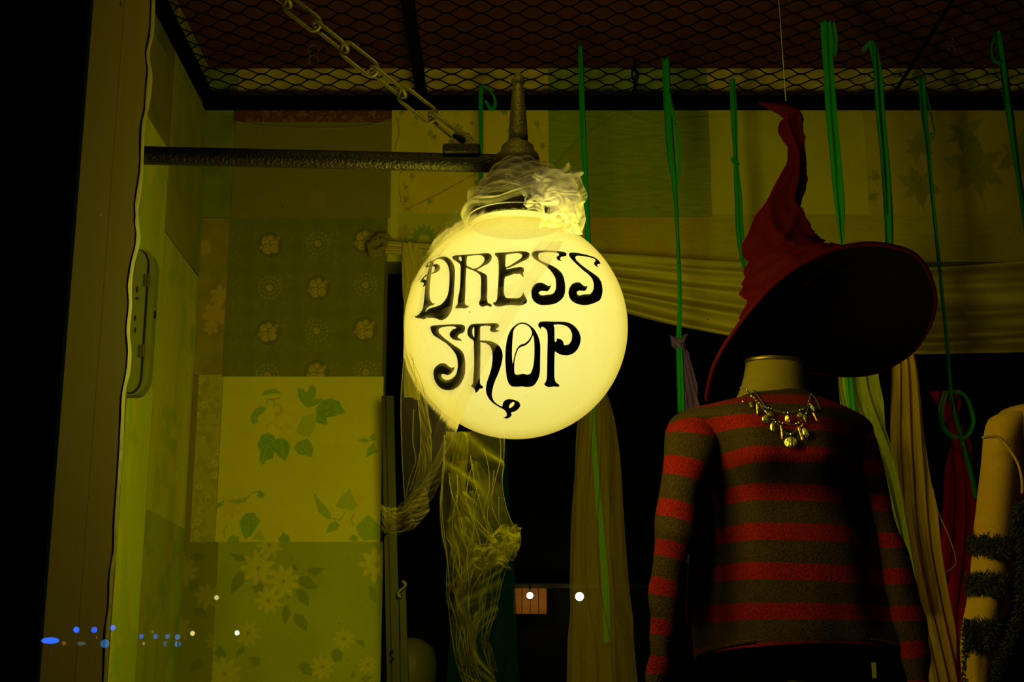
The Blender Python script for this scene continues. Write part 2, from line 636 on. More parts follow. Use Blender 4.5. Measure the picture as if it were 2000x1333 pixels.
# ================================================================== SETTING
WY = 4.0                      # back wall
WX = -0.921                   # left wall
CZ = at(1000, 135, WY).z      # ceiling
MZ = at(1000, 197, 3.93).z    # wire mesh
HZ = at(900, 512, WY).z       # underside of the header over the dark opening
PX = at(748, 666, WY).x       # right edge of the papered pier
JX, JY0, JY1 = -0.41, 1.257, 1.485

b = MB(); b.box((WX - 0.12, WY, 0), (PX, WY + 0.12, CZ)); b.box((PX, WY, HZ), (2.6, WY + 0.12, CZ))
wall_back = structure(b.build('wall_back', M['plaster']), 'back wall papered with a patchwork of old wallpaper sheets')
b = MB(); b.box((WX - 0.12, JY1, 0), (WX, WY, CZ))
wall_left = structure(b.build('wall_left', M['plaster']), 'left side wall of the shop window, papered')
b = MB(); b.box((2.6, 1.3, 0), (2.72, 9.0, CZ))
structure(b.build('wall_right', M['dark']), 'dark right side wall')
b = MB(); b.box((-4.0, JY0, 0), (JX - 0.018, JY1, 4.2))
structure(b.build('wall_front', M['exterior']), 'black outside wall left of the shop window')
b = MB(); b.box((WX - 0.12, JY1, CZ), (2.72, WY + 0.12, CZ + 0.1))
structure(b.build('ceiling', M['ceiling']), 'dark red-brown ceiling above the wire mesh')
b = MB(); b.box((WX - 0.12, JY0, 0.55), (2.72, WY, 0.65)); b.box((-3.0, WY + 0.12, 0.0), (2.72, 9.0, 0.05))
structure(b.build('floor', M['floor']), 'floor of the shop window and of the room behind')
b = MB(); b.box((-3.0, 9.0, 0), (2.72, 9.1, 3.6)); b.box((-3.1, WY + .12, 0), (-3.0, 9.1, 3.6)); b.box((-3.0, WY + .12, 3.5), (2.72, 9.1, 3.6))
structure(b.build('wall_far', M['dark']), 'rear wall of the unlit room behind the window, coloured near-black for darkness')
b = MB(); b.box((-30, -60, -0.1), (30, JY0, 0.0))
structure(b.build('ground', M['street']), 'street pavement outside the shop window')

# window reveal: two boards with an open joint, a bead of old sealant on the inner edge, the pane in front
jm = 1.372
b = MB(); b.box((JX - 0.018, JY0, 0.3), (JX, jm - 0.0015, 3.6)); t1 = b.build('trim_1', M['jamb'])
structure(t1, 'outer olive painted board of the window reveal')
b = MB(); b.box((JX - 0.018, jm + 0.0015, 0.3), (JX - 0.0006, JY1, 3.6)); t2 = b.build('trim_2', M['jamb'])
structure(t2, 'inner olive painted board of the window reveal')
for ch_ in ([(131, 520), (135, 535), (134, 560), (130, 582), (127, 560)], [(146, 384), (149, 390), (147, 402), (144, 400)], [(236, 2), (239, 10), (237, 15), (234, 10)], [(196, 418), (198, 420), (197, 424)]):
    b = MB()
    b.add([atX(x, y, JX + .0003) for x, y in ch_], [tuple(range(len(ch_)))])
    b.build('paint_chip', M['black'], t1)
b = MB(); b.box((JX - 0.006, JY0 - 0.010, 0.3), (JX + 0.004, JY0, 3.6))
structure(b.build('trim_3', M['gasket']), 'thin green strip along the outer edge of the reveal')
cp = [(303, -20), (301, 60), (292, 105), (298, 150), (293, 200), (284, 245), (281, 300), (279, 350), (272, 400), (271, 430),
      (274, 470), (262, 520), (258, 560), (258, 600), (254, 650), (257, 690), (254, 730), (246, 765), (243, 820), (241, 870), (237, 930),
      (232, 1000), (229, 1070), (222, 1120), (218, 1180), (214, 1230), (211, 1290), (208, 1345)]
sp_ = spline(cp, 220)
vs, gap = [], []
for i, (x, y) in enumerate(sp_):
    d = ray(x, y)
    xj = 1000 - (0.41 / (JY1 / d.y)) * F          # inner edge of the board at this height
    xl = min(xj - 4, x - 7 - 2.5 * nz(i * .09, 4))
    for u in (0, .2, .5, .8, 1.0):
        lift = .0003 + .0006 * math.sin(math.pi * (.1 + .8 * u)) * (1 + .7 * nz(i * .2, u * 2))
        vs.append(atX(xl + (x - xl) * u, y, JX + lift))
    gap.append(atX(xl - .6 - .8 * nz(i * .15, 8), y, JX + .0004))
mesh_obj('sealant', vs, grid_faces(5, 220), M['caulk'], t2, True)
b = MB()
b.tube(gap, [.0004 + .0011 * max(0, nz(i * .08, 11)) for i in range(220)], 5)
b.build('sealant_gap', M['black'], t2, True)

b = MB(); b.box((-1.30, JY0 - 0.016, 0.62), (2.6, JY0 - 0.0105, 3.6))
win = structure(b.build('window_1', M['glass']), 'large shop window pane')
b = MB()
for i in range(260):
    px, py = rng.uniform(330, 1990), rng.uniform(5, 1325)
    P = at(px, py, JY0 + 0.0005)
    s = rng.choice([0.00018, 0.00025, 0.0003, 0.0004, 0.00055])
    k = [P + Vector((s * rng.uniform(.6, 1.3) * math.cos(a), 0, s * rng.uniform(.6, 1.3) * math.sin(a))) for a in (0.2, 1.4, 2.6, 3.9, 5.1)]
    b.add(k, [(0, 1, 2, 3, 4)])
b.build('dust_specks', M['dust'], win, False, 'stuff')


# ------------------------------------------------------------------ wallpaper sheets (flat print as a colour attribute)
def inpoly(X, Y, poly):
    ins = np.zeros(X.shape, bool)
    n = len(poly)
    j = n - 1
    for i in range(n):
        xi, yi = poly[i]
        xj, yj = poly[j]
        if yi != yj:
            c = ((yi > Y) != (yj > Y)) & (X < (xj - xi) * (Y - yi) / (yj - yi) + xi)
            ins ^= c
        j = i
    return ins


def zp(pts, ox, oy, s):
    return [(ox + x / s, oy + y / s) for x, y in pts]


def blend(img, mask, col, a=1.0):
    m_ = mask.astype(float)[..., None] * a
    return img * (1 - m_) + np.array(col) * m_


def star(cx, cy, r, n, inner=0.45, rot=0.0):
    out = []
    for i in range(n * 4):
        ph = i / 4
        fr_ = ph - math.floor(ph)
        rr_ = r * (inner + (1 - inner) * [0.0, 0.62, 1.0, 0.62][i % 4])
        a = rot + 2 * math.pi * ph / n
        out.append((cx + rr_ * math.cos(a), cy + rr_ * math.sin(a)))
    return out


def leaf(cx, cy, L, W, ang, spiky=0):
    out = []
    n = 9
    for s in (1, -1):
        for k in range(n):
            t = k / (n - 1)
            if s < 0:
                t = 1 - t
            wv = W * math.sin(math.pi * min(1, t * 1.05) ** 0.8) * (1 + (0.35 if spiky and k % 2 else 0))
            x, y = L * t, s * wv
            out.append((cx + x * math.cos(ang) - y * math.sin(ang), cy + x * math.sin(ang) + y * math.cos(ang)))
    return out


def lines(X, Y, pts, wd):
    d = np.full(X.shape, 1e9)
    for (x0, y0), (x1, y1) in zip(pts[:-1], pts[1:]):
        L2 = (x1 - x0) ** 2 + (y1 - y0) ** 2 + 1e-9
        t = np.clip(((X - x0) * (x1 - x0) + (Y - y0) * (y1 - y0)) / L2, 0, 1)
        d = np.minimum(d, np.hypot(X - x0 - t * (x1 - x0), Y - y0 - t * (y1 - y0)))
    return d < wd


def vnoise(X, Y, s, seed=0):
    r = np.random.RandomState(seed)
    G = r.rand(64, 64)
    x, y = X / s, Y / s
    xi, yi = np.floor(x).astype(int), np.floor(y).astype(int)
    fx, fy = x - xi, y - yi
    fx, fy = fx * fx * (3 - 2 * fx), fy * fy * (3 - 2 * fy)
    g = lambda a, c: G[a % 64, c % 64]
    return (g(xi, yi) * (1 - fx) + g(xi + 1, yi) * fx) * (1 - fy) + (g(xi, yi + 1) * (1 - fx) + g(xi + 1, yi + 1) * fx) * fy


GRN, DGR = (0.10, 0.20, 0.028), (0.060, 0.115, 0.02)


def base(X, col):
    return np.ones(X.shape + (3,)) * np.array(col)


def pr_ivy(X, Y):
    img = base(X, (0.40, 0.335, 0.02))
    Z = lambda p: zp(p, 370, 710, 3.6025)
    n1 = vnoise(X, Y, 9, 3)
    cl = np.hypot(X - 370 - 655 / 3.6, Y - 710 - 395 / 3.6) < 34
    img = blend(img, cl & (n1 > 0.45), (0.46, 0.36, 0.06), 0.6)
    img = blend(img, cl & (n1 < 0.22), (0.26, 0.20, 0.03), 0.5)
    Ls = [([(765, 175), (800, 180), (825, 210), (865, 145), (895, 190), (890, 235), (865, 270), (890, 250), (950, 250), (900, 300), (830, 315), (790, 280), (765, 235)], .85),
          ([(890, 320), (930, 270), (990, 250), (1060, 270), (1065, 300), (1105, 350), (1050, 365), (1010, 380), (965, 385), (975, 440), (930, 430), (885, 415), (895, 370)], .95),
          ([(510, 235), (530, 195), (600, 180), (655, 215), (600, 215)], .7),
          ([(430, 380), (460, 330), (510, 300), (540, 320), (520, 355), (490, 370), (480, 420), (455, 435), (435, 415)], .8),
          ([(480, 575), (510, 510), (560, 495), (600, 510), (610, 540), (650, 525), (690, 545), (715, 590), (700, 640), (680, 695), (630, 660), (605, 620), (590, 670), (545, 685), (510, 725), (495, 680), (500, 620)], .95),
          ([(735, 600), (760, 560), (830, 530), (855, 560), (875, 610), (860, 670), (810, 650), (765, 645)], .85),
          ([(750, 480), (800, 380), (880, 350), (890, 450), (850, 520), (800, 520)], .4),
          ([(1180, 545), (1230, 525), (1275, 550), (1230, 560)], .8), ([(1265, 520), (1310, 490), (1310, 540), (1285, 550)], .8),
          ([(1240, 670), (1255, 600), (1300, 560), (1310, 610), (1335, 625), (1290, 640)], .8),
          ([(475, 930), (500, 895), (535, 925), (520, 950), (485, 950)], .85),
          ([(355, 1110), (400, 1055), (460, 1055), (500, 1110), (470, 1165), (430, 1220), (395, 1240), (365, 1180)], .9),
          ([(270, 1245), (300, 1210), (350, 1225), (355, 1265), (280, 1265)], .75), ([(625, 1240), (660, 1195), (700, 1215), (715, 1255), (680, 1268), (640, 1268)], .9),
          ([(440, 1240), (500, 1170), (540, 1250)], .45), ([(270, 975), (330, 960), (400, 945), (410, 975), (340, 995)], .55), ([(190, 990), (250, 970), (240, 1000), (195, 1025)], .8),
          ([(865, 900), (905, 950), (960, 1010), (1000, 1070), (990, 1105), (945, 1080), (910, 1050)], .7),
          ([(960, 1200), (985, 1130), (1030, 1115), (1060, 1140), (1045, 1175)], .75),
          ([(1030, 1010), (1060, 950), (1130, 880), (1160, 960), (1190, 1000), (1150, 1040), (1080, 1030)], .5),
          ([(1170, 1150), (1260, 1065), (1335, 1140), (1335, 1240), (1230, 1255), (1190, 1210)], .75),
          ([(1120, 1245), (1150, 1205), (1185, 1225), (1180, 1262)], .8)]
    img = blend(img, inpoly(X, Y, star(370 + 290 / 3.6, 710 + 1015 / 3.6, 27, 7, .3)), (0.36, 0.24, 0.03), .5)
    img = blend(img, inpoly(X, Y, star(370 + 1190 / 3.6, 710 + 960 / 3.6, 22, 6, .3)), (0.42, 0.30, 0.04), .5)
    n2 = vnoise(X, Y, 5, 8)
    for p, a in Ls:
        mk = inpoly(X, Y, Z(p))
        img = blend(img, mk, GRN, a)
        img = blend(img, mk & (n2 > .55), (0.16, 0.26, 0.03), a * .45)
    for p in ([(610, 540), (545, 600), (515, 700)], [(560, 590), (500, 570)], [(640, 540), (660, 600), (680, 690)], [(840, 300), (865, 200), (868, 150)], [(835, 290), (800, 220), (775, 185)], [(895, 330), (990, 320), (1095, 350)], [(960, 325), (1000, 270)],
              [(900, 350), (930, 400), (970, 435)], [(800, 545), (810, 600), (855, 665)], [(425, 1130), (400, 1070)], [(425, 1130), (470, 1070)], [(425, 1130), (490, 1130)], [(425, 1130), (410, 1220)], [(1230, 1110), (1300, 1230)], [(1230, 1110), (1190, 1190)], [(1230, 1110), (1320, 1150)]):
        img = blend(img, lines(X, Y, Z(p), 0.8), (0.24, 0.27, 0.03), .6)
    for p in ([(400, 960), (440, 915), (490, 905)], [(250, 1230), (245, 1180), (270, 1140)], [(540, 320), (550, 260), (640, 250)], [(600, 310), (595, 265), (560, 255)],
              [(1000, 1095), (1060, 1105), (1100, 1050)], [(1160, 1150), (1140, 1100), (1160, 1060)], [(605, 620), (560, 560)], [(930, 350), (1010, 320)], [(440, 1180), (430, 1090)]):
        img = blend(img, lines(X, Y, Z(p), 0.9), (0.09, 0.13, 0.02), .7)
    return img


def pr_poinsettia(X, Y):
    img = base(X, (0.20, 0.215, 0.012))
    img *= (0.88 + 0.24 * vnoise(X, Y, 60, 2))[..., None]
    Z = lambda p: zp(p, 340, 1040, 4.549)
    for p in ([(500, 560), (520, 420), (570, 350), (620, 360), (640, 430), (580, 500)], [(670, 430), (700, 480), (760, 430), (800, 480), (770, 560), (720, 540)],
              [(1110, 390), (1200, 390), (1280, 500), (1180, 510), (1110, 460)], [(1080, 520), (1150, 510), (1200, 580), (1200, 665), (1120, 620)],
              [(1070, 720), (1140, 730), (1190, 800), (1185, 885), (1100, 840), (1060, 780)], [(960, 700), (1000, 640), (1040, 720), (990, 830), (965, 780)],
              [(500, 195), (600, 200), (650, 250), (570, 270)], [(1180, 350), (1210, 310), (1345, 325), (1260, 390)], [(1390, 1080), (1440, 1030), (1500, 1070), (1490, 1140), (1430, 1160)],
              [(1600, 960), (1690, 960), (1690, 1030)], [(1100, 1190), (1170, 1150), (1230, 1200), (1230, 1280), (1150, 1260)], [(660, 1110), (760, 1110), (770, 1180), (710, 1210)],
              [(360, 1080), (400, 1000), (460, 1060), (470, 1110), (400, 1130)], [(550, 1070), (610, 1010), (640, 1050), (560, 1120)], [(1010, 340), (1070, 280), (1110, 340)],
              [(1730, 480), (1790, 500), (1800, 640), (1740, 580)], [(1650, 1310), (1700, 1270), (1770, 1290), (1700, 1340)], [(1000, 560), (1060, 540), (1010, 600)],
              [(1560, 1300), (1600, 1230), (1610, 1290)]):
        img = blend(img, inpoly(X, Y, Z(p)), (0.095, 0.13, 0.012), .85)
    k = 0
    for x, y, r in ((750, 320, 165), (975, 440, 160), (840, 610, 130), (850, 120, 120), (1800, 290, 165), (660, 900, 125), (1510, 950, 105), (1320, 1200, 120), (450, 1260, 165), (1720, 1180, 90)):
        k += 1
        cx, cy = Z([(x, y)])[0]
        a = .8 if y < 700 else .5
        mk = inpoly(X, Y, star(cx, cy, r / 4.549, 9, .5, k * .7))
        img = blend(img, mk, (0.36, 0.30, 0.025), a)
        img = blend(img, mk & (vnoise(X, Y, 6, k) > .6), (0.29, 0.235, 0.02), a * .6)
        img = blend(img, np.hypot(X - cx, Y - cy) < 3.2, (0.13, 0.10, 0.02), .8)
        for q in range(9):
            an = q * 0.698 + k
            img = blend(img, lines(X, Y, [(cx, cy), (cx + 9 * math.cos(an), cy + 9 * math.sin(an))], .55), (0.2, 0.15, 0.02), .6)
    return img


def pr_medallion(X, Y):
    img = base(X, (0.082, 0.088, 0.006))
    n0 = vnoise(X, Y, 4, 5)
    gx, gy = (X - 370) * 3.92, (Y - 400) * 3.92
    lace = (np.sin(gx * 0.0172 + gy * 0.0188) * np.sin(gx * 0.0172 - gy * 0.0188))
    img = blend(img, (lace < -.15) & (n0 > .6), (0.12, 0.125, 0.01), .45)
    img = blend(img, (lace > .35) & (n0 > .3), (0.068, 0.072, 0.005), .5)
    Z = lambda x, y: (370 + x / 3.92, 400 + y / 3.92)
    for x, y in ((985, 300), (615, 640), (1350, 620), (975, 970), (1350, 1290), (600, 1310), (600, -20), (1350, -20)):
        cx, cy = Z(x, y)
        d = np.hypot(X - cx, Y - cy)
        an = np.arctan2(Y - cy, X - cx)
        img = blend(img, (np.abs(d - 13) < 1.6) & (np.sin(an * 12) > -.2), (0.17, 0.17, 0.02), .7)
        img = blend(img, (np.abs(d - 21) < 2.4) & (np.sin(an * 16 + 1) > -.1), (0.16, 0.16, 0.02), .65)
        img = blend(img, d < 6.5, (0.24, 0.18, 0.03), .85)
        img = blend(img, d < 2.0, (0.2, 0.12, 0.02), .8)
    for x, y in ((620, 310), (985, 640), (1345, 280), (605, 980), (1345, 960), (975, 1290), (985, -40)):
        cx, cy = Z(x, y)
        img = blend(img, np.hypot((X - cx), (Y - cy)) < 25, (0.052, 0.054, 0.005), .75)
        for dx, dy, r in ((-6, -6, 10.5), (8, -4, 8), (-5, 9, 10), (8, 8, 8.5), (1, -13, 6.5), (-17, 5, 4.5), (16, -12, 4)):
            d = np.hypot(X - cx - dx, Y - cy - dy)
            img = blend(img, d < r, (0.31, 0.22, 0.035), .85)
            img = blend(img, np.abs(d - r * .5) < 1.1, (0.17, 0.11, 0.02), .7)
            img = blend(img, np.abs(d - r) < 1.2, (0.10, 0.075, 0.01), .75)
    return img


def pr_brownstrip(X, Y):
    img = base(X, (0.17, 0.125, 0.010))
    img *= (0.8 + .4 * vnoise(X, Y, 25, 1))[..., None]
    for cx, cy, r in ((430, 578, 22), (420, 615, 26), (400, 485, 16), (412, 640, 16)):
        img = blend(img, inpoly(X, Y, star(cx, cy, r, 6, .6, cy)), (0.30, 0.19, 0.02), .8)
    for cx, cy, a in ((420, 660, 1.5), (415, 545, -1.2), (405, 690, 2.2), (430, 530, -.6)):
        img = blend(img, inpoly(X, Y, leaf(cx, cy, 26, 7, a)), (0.12, 0.135, 0.02), .7)
    return img


def pr_smallflowers(X, Y):
    img = base(X, (0.255, 0.225, 0.016))
    n = vnoise(X, Y, 8, 11)
    img = blend(img, n > .6, (0.20, 0.165, 0.015), .7)
    r = random.Random(4)
    for k in range(14):
        cx, cy = r.uniform(378, 432), 745 + k * 23
        img = blend(img, np.hypot(X - cx, Y - cy) < 7, (0.33, 0.29, 0.04), .7)
        img = blend(img, inpoly(X, Y, leaf(cx + 5, cy + 6, 14, 4, k)), (0.15, 0.16, 0.02), .7)
        img = blend(img, np.hypot(X - cx, Y - cy) < 1.7, (0.13, 0.09, 0.02), .8)
    return img


def pr_darkflowers(X, Y):
    img = base(X, (0.115, 0.115, 0.008))
    for cx, cy, r in ((360, 1115, 30), (405, 1165, 26), (420, 1255, 20), (350, 1230, 28)):
        img = blend(img, inpoly(X, Y, star(cx, cy, r, 8, .5, cx)), (0.20, 0.165, 0.012), .8)
    for cx, cy, a in ((370, 1090, 0), (380, 1190, .6), (395, 1290, 2.4), (385, 1130, 2)):
        img = blend(img, inpoly(X, Y, leaf(cx, cy, 34, 9, a)), (0.07, 0.085, 0.008), .8)
    return img


def pr_red(X, Y):
    img = base(X, (0.070, 0.018, 0.005))
    gx, gy = X - 470, Y - 215
    n = vnoise(X, Y, 5, 6)
    for k in range(9):
        for q in range(2):
            cx, cy = 500 + k * 66 / 2, 225 + (q + (k % 2) * .5) * 60 - 40
            d = np.hypot(X - cx, Y - cy)
            img = blend(img, (d < 19) & (n > .5), (0.15, 0.07, 0.012), .6)
            img = blend(img, np.abs(d - 22) < 1.2, (0.13, 0.035, 0.01), .6)
    return img


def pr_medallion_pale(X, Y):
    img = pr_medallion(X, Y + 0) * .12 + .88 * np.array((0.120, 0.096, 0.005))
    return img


def pr_greenplain(X, Y):
    img = base(X, (0.10, 0.12, 0.012))
    return img * (0.75 + .5 * vnoise(X, Y, 30, 9))[..., None]


def pr_sprigs(X, Y):
    img = base(X, (0.36, 0.26, 0.02))
    img *= (0.92 + .16 * vnoise(X, Y, 40, 9))[..., None]
    r = random.Random(12)
    for k in range(46):
        cx, cy = r.uniform(775, 1068), r.uniform(145, 415)
        a = r.uniform(0, 6.28)
        for q in range(5):
            img = blend(img, inpoly(X, Y, leaf(cx, cy, r.uniform(5, 10), 2.4, a + q * 1.25)), (0.14, 0.15, 0.03), .75)
        img = blend(img, lines(X, Y, [(cx, cy), (cx + 9 * math.cos(a + .5), cy + 22)], .6), (0.14, 0.12, 0.02), .5)
    img = blend(img, np.hypot(X - 800, Y - 318) < 0, (0, 0, 0))
    for p in ([(788, 330), (775, 350), (785, 400), (800, 412)], [(790, 412), (860, 378), (930, 340)], [(775, 230), (780, 260), (772, 290)]):
        img = blend(img, lines(X, Y, p, 1.3), (0.15, 0.12, 0.02), .8)
    return img


def pr_greengrass(X, Y):
    img = base(X, (0.135, 0.165, 0.018))
    n = vnoise(X * .12, Y, 2.2, 15)
    return img * (0.82 + .36 * n)[..., None]


def pr_olive(X, Y):
    img = base(X, (0.34, 0.29, 0.012))
    return img * (0.95 + .1 * vnoise(X, Y, 50, 19))[..., None]


def pr_ivyleaf(X, Y):
    img = base(X, (0.30, 0.225, 0.018))
    r = random.Random(3)
    for cx, cy, s in ((1905, 330, 1.2), (1795, 365, .8), (1860, 160, .9), (1990, 300, .9), (1790, 290, .7), (1880, 260, .8), (1780, 150, .6), (1950, 180, .6), (1710, 345, .3), (1705, 385, .3)):
        a0 = r.uniform(0, 6)
        for q in range(6):
            L = s * r.uniform(38, 62)
            img = blend(img, inpoly(X, Y, leaf(cx, cy, L, L * .2, a0 + q * 1.05 + r.uniform(-.2, .2), 1)), (0.115, 0.125, 0.018), r.uniform(.55, .85))
        img = blend(img, lines(X, Y, [(cx, cy), (cx + 15 * s, cy + 70 * s)], 1.2), (0.16, 0.13, 0.02), .6)
    return img


def pr_fans(X, Y):
    img = base(X, (0.26, 0.24, 0.016))
    for cx in (828, 905):
        for q in range(9):
            an = math.pi + q * math.pi / 8
            img = blend(img, inpoly(X, Y, leaf(cx + 8 * math.cos(an), 468 + 8 * math.sin(an), 24, 4, an)), (0.10, 0.14, 0.02), .8)
    for cx in (790, 865):
        img = blend(img, inpoly(X, Y, star(cx, 455, 17, 7, .5)), (0.22, 0.15, 0.02), .7)
    return img


def pr_woven(X, Y):
    img = base(X, (0.27, 0.20, 0.014))
    m1 = (np.sin(X * .9) * np.sin(Y * .55) > .15)
    img = blend(img, m1 & (vnoise(X, Y, 30, 2) > .35), (0.26, 0.13, 0.018), .8)
    return img


def pr_olivetex(X, Y):
    img = base(X, (0.26, 0.215, 0.010))
    return img * (0.88 + .24 * vnoise(X * .1, Y, 2.5, 25))[..., None]


def pr_creambar(X, Y):
    img = base(X, (0.33, 0.235, 0.025))
    return img * (0.85 + .3 * vnoise(X, Y, 40, 27))[..., None]


def pr_palebar(X, Y):
    img = base(X, (0.30, 0.25, 0.02))
    r = random.Random(8)
    for k in range(16):
        img = blend(img, inpoly(X, Y, leaf(r.uniform(1700, 2080), r.uniform(135, 190), 26, 7, r.uniform(0, 6), 1)), (0.09, 0.11, 0.02), .75)
    return img


def projN(X, Y, Z):
    vx, vy, vz = X - EYE.x, Y - EYE.y, Z - EYE.z
    dz = vy * FW.y + vz * FW.z
    return 1000 + F * vx / dz, 666.5 - F * (vy * UP.y + vz * UP.z) / dz


def paper_sheet(x0, y0, x1, y1, fn, lift, m='paper', step=0.0035, parent=None):
    """A sheet of wallpaper glued to the back wall; its corners come from the photo, its print from fn."""
    parent = parent or wall_back
    xm = (y0 + y1) / 2
    A, B = at(x0, xm, WY), at(x1, xm, WY)
    zt, zb = at((x0 + x1) / 2, y0, WY).z, at((x0 + x1) / 2, y1, WY).z
    nx, nzv = max(4, int((B.x - A.x) / step)), max(4, int((zt - zb) / step))
    xs, zs = np.linspace(A.x, B.x, nx), np.linspace(zt, zb, nzv)
    Xg, Zg = np.meshgrid(xs, zs)
    yv = WY - lift - 0.0012 * np.sin(Xg * 9 + lift * 900) * np.cos(Zg * 7)
    PXg, PYg = projN(Xg, WY + 0 * Xg, Zg)
    img = np.clip(fn(PXg, PYg) * np.array((1.9, 2.0, 1.0)), 0, .92)
    verts = np.stack([Xg, yv, Zg], -1).reshape(-1, 3)
    fs = grid_faces(nx, nzv)
    # turned-back edge so that the sheet has thickness
    k = len(verts)
    ring = [j for j in range(nx)] + [i * nx + nx - 1 for i in range(1, nzv)] + [(nzv - 1) * nx + j for j in range(nx - 2, -1, -1)] + [i * nx for i in range(nzv - 2, 0, -1)]
    back = verts[ring].copy()
    back[:, 1] = WY - 0.0002
    verts = np.concatenate([verts, back])
    L = len(ring)
    fs = [tuple(reversed(q)) for q in fs] + [(ring[i], ring[(i + 1) % L], k + (i + 1) % L, k + i) for i in range(L)]
    o = mesh_obj('wallpaper_sheet', verts, fs, M[m], parent)
    cols = np.ones((len(verts), 4), np.float32)
    flat = img.reshape(-1, 3)
    cols[:k, :3] = flat
    cols[k:, :3] = flat[ring] * .8
    ca = o.data.color_attributes.new('print', 'FLOAT_COLOR', 'POINT')
    ca.data.foreach_set('color', cols.ravel())
    return o


paper_sheet(385, 425, 447, 733, pr_brownstrip, .003)
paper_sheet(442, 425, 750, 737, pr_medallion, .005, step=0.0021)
paper_sheet(380, 732, 436, 1062, pr_smallflowers, .003)
paper_sheet(429, 737, 746, 1060, pr_ivy, .006, step=0.0021)
paper_sheet(345, 1060, 422, 1420, pr_darkflowers, .003)
paper_sheet(418, 1060, 745, 1440, pr_poinsettia, .004, step=0.0022)
paper_sheet(390, 130, 462, 427, pr_greenplain, .003)
paper_sheet(458, 190, 766, 243, pr_red, .005)
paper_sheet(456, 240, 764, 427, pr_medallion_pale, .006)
paper_sheet(466, 133, 1075, 196, pr_creambar, .004)
paper_sheet(764, 192, 1072, 417, pr_sprigs, .005)
paper_sheet(1071, 133, 1385, 425, pr_greengrass, .006, 'weave')
paper_sheet(1381, 133, 1690, 205, pr_creambar, .004)
paper_sheet(1380, 203, 1694, 420, pr_olive, .005)
paper_sheet(1688, 133, 2130, 205, pr_palebar, .004)
paper_sheet(1690, 203, 2130, 418, pr_ivyleaf, .006)
paper_sheet(764, 330, 778, 470, pr_olive, .007)
paper_sheet(757, 415, 1150, 512, pr_fans, .004)
paper_sheet(1148, 420, 1388, 512, pr_woven, .003, 'weave')
paper_sheet(1386, 416, 2130, 512, pr_olivetex, .004, 'weave')


def side_sheet(y0, y1, z0, z1, col, seed, lift):
    """A sheet on the left wall: soft, streaky floral print."""
    ny, nzv = max(4, int((y1 - y0) / .006)), max(4, int((z1 - z0) / .006))
    Yg, Zg = np.meshgrid(np.linspace(y0, y1, ny), np.linspace(z1, z0, nzv))
    img = base(Yg, col)
    n1, n2 = vnoise(Yg * 1000 + 50 * seed, Zg * 300, 55, seed), vnoise(Yg * 1000, Zg * 320 + 99, 38, seed + 9)
    img = blend(img, n1 > .66, (col[0] * .72, col[1] * .86, col[2]), .7)
    img = blend(img, n2 > .74, (col[0] * 1.1, col[1] * .80, col[2]), .6)
    r = random.Random(seed)
    for k in range(7):
        cy, cz = r.uniform(y0, y1), r.uniform(z0, z1)
        img = blend(img, inpoly(Yg, Zg, star(cy, cz, .055, 6, .5, k)), (col[0] * 1.12, col[1] * .92, col[2] * 1.5), .6)
        for q in range(4):
            img = blend(img, inpoly(Yg, Zg, leaf(cy, cz, .10, .022, r.uniform(0, 6.3))), (col[0] * .6, col[1] * .8, col[2]), .55)
    verts = np.stack([WX + lift + 0 * Yg, Yg, Zg], -1).reshape(-1, 3)
    o = mesh_obj('wallpaper_sheet', verts, grid_faces(ny, nzv), M['paper'], wall_left)
    cols = np.ones((len(verts), 4), np.float32)
    cols[:, :3] = np.clip(img.reshape(-1, 3) * np.array((2.6, 3.0, 1.0)), 0, .92)
    ca = o.data.color_attributes.new('print', 'FLOAT_COLOR', 'POINT')
    ca.data.foreach_set('color', cols.ravel())
    return o


zz = lambda y: at(300, y, 3.7).z
ye = 3.995
side_sheet(3.56, ye, zz(480), CZ - .01, (0.125, 0.115, 0.008), 1, .004)  # darker colour stands in for weaker lamplight high on the wall
side_sheet(3.56, ye, zz(1010), zz(482), (0.264, 0.238, 0.012), 2, .003)
side_sheet(3.56, ye, zz(1460), zz(1008), (0.170, 0.178, 0.008), 3, .004)
side_sheet(2.6, 3.562, zz(330), CZ - .01, (0.070, 0.055, 0.006), 4, .003)  # colour darkened for the light falling off towards the ceiling
side_sheet(2.6, 3.562, zz(780), zz(332), (0.255, 0.255, 0.012), 5, .005)
side_sheet(2.6, 3.562, zz(1460), zz(778), (0.281, 0.297, 0.012), 6, .003)

# ------------------------------------------------------------------ sheer cloth over the left wallpaper
veil = thing('sheer_curtain', at(560, 1300, 3.95), 'thin sheer cloth stretched over the wallpaper left of the dark opening', 'curtain')
top = [(395, 190), (430, 222), (462, 237), (520, 247), (600, 251), (690, 250), (735, 243), (764, 232)]
tp = spline(top, 40)
vs = []
for i in range(60):
    v = i / 59
    for j in range(40):
        x, y = tp[j]
        P0 = at(x, y, 3.972)
        zbot = 0.75
        z = P0.z + (zbot - P0.z) * v
        vs.append(Vector((P0.x, P0.y - .004 * math.sin(j * .8 + 2 * v), z)))
mesh_obj('cloth_panel', vs, grid_faces(40, 60), M['sheer'], veil, True)
b = MB(); b.tube([at(x, y, 3.970) for x, y in tp], .0028, 6); b.build('top_hem', M['sheer'], veil, True)
top2 = [(290, 20), (308, 75), (330, 115), (352, 150), (375, 178), (398, 195)]
tp2 = spline(top2, 24)
vs = []
for i in range(50):
    v = i / 49
    for j in range(24):
        P0 = atX(tp2[j][0], tp2[j][1], WX + .028)
        z = P0.z + (0.75 - P0.z) * v
        vs.append(Vector((P0.x + .003 * math.sin(j + v * 3), min(P0.y, 3.97), z)))
mesh_obj('cloth_panel', vs, grid_faces(24, 50), M['sheer'], veil, True)

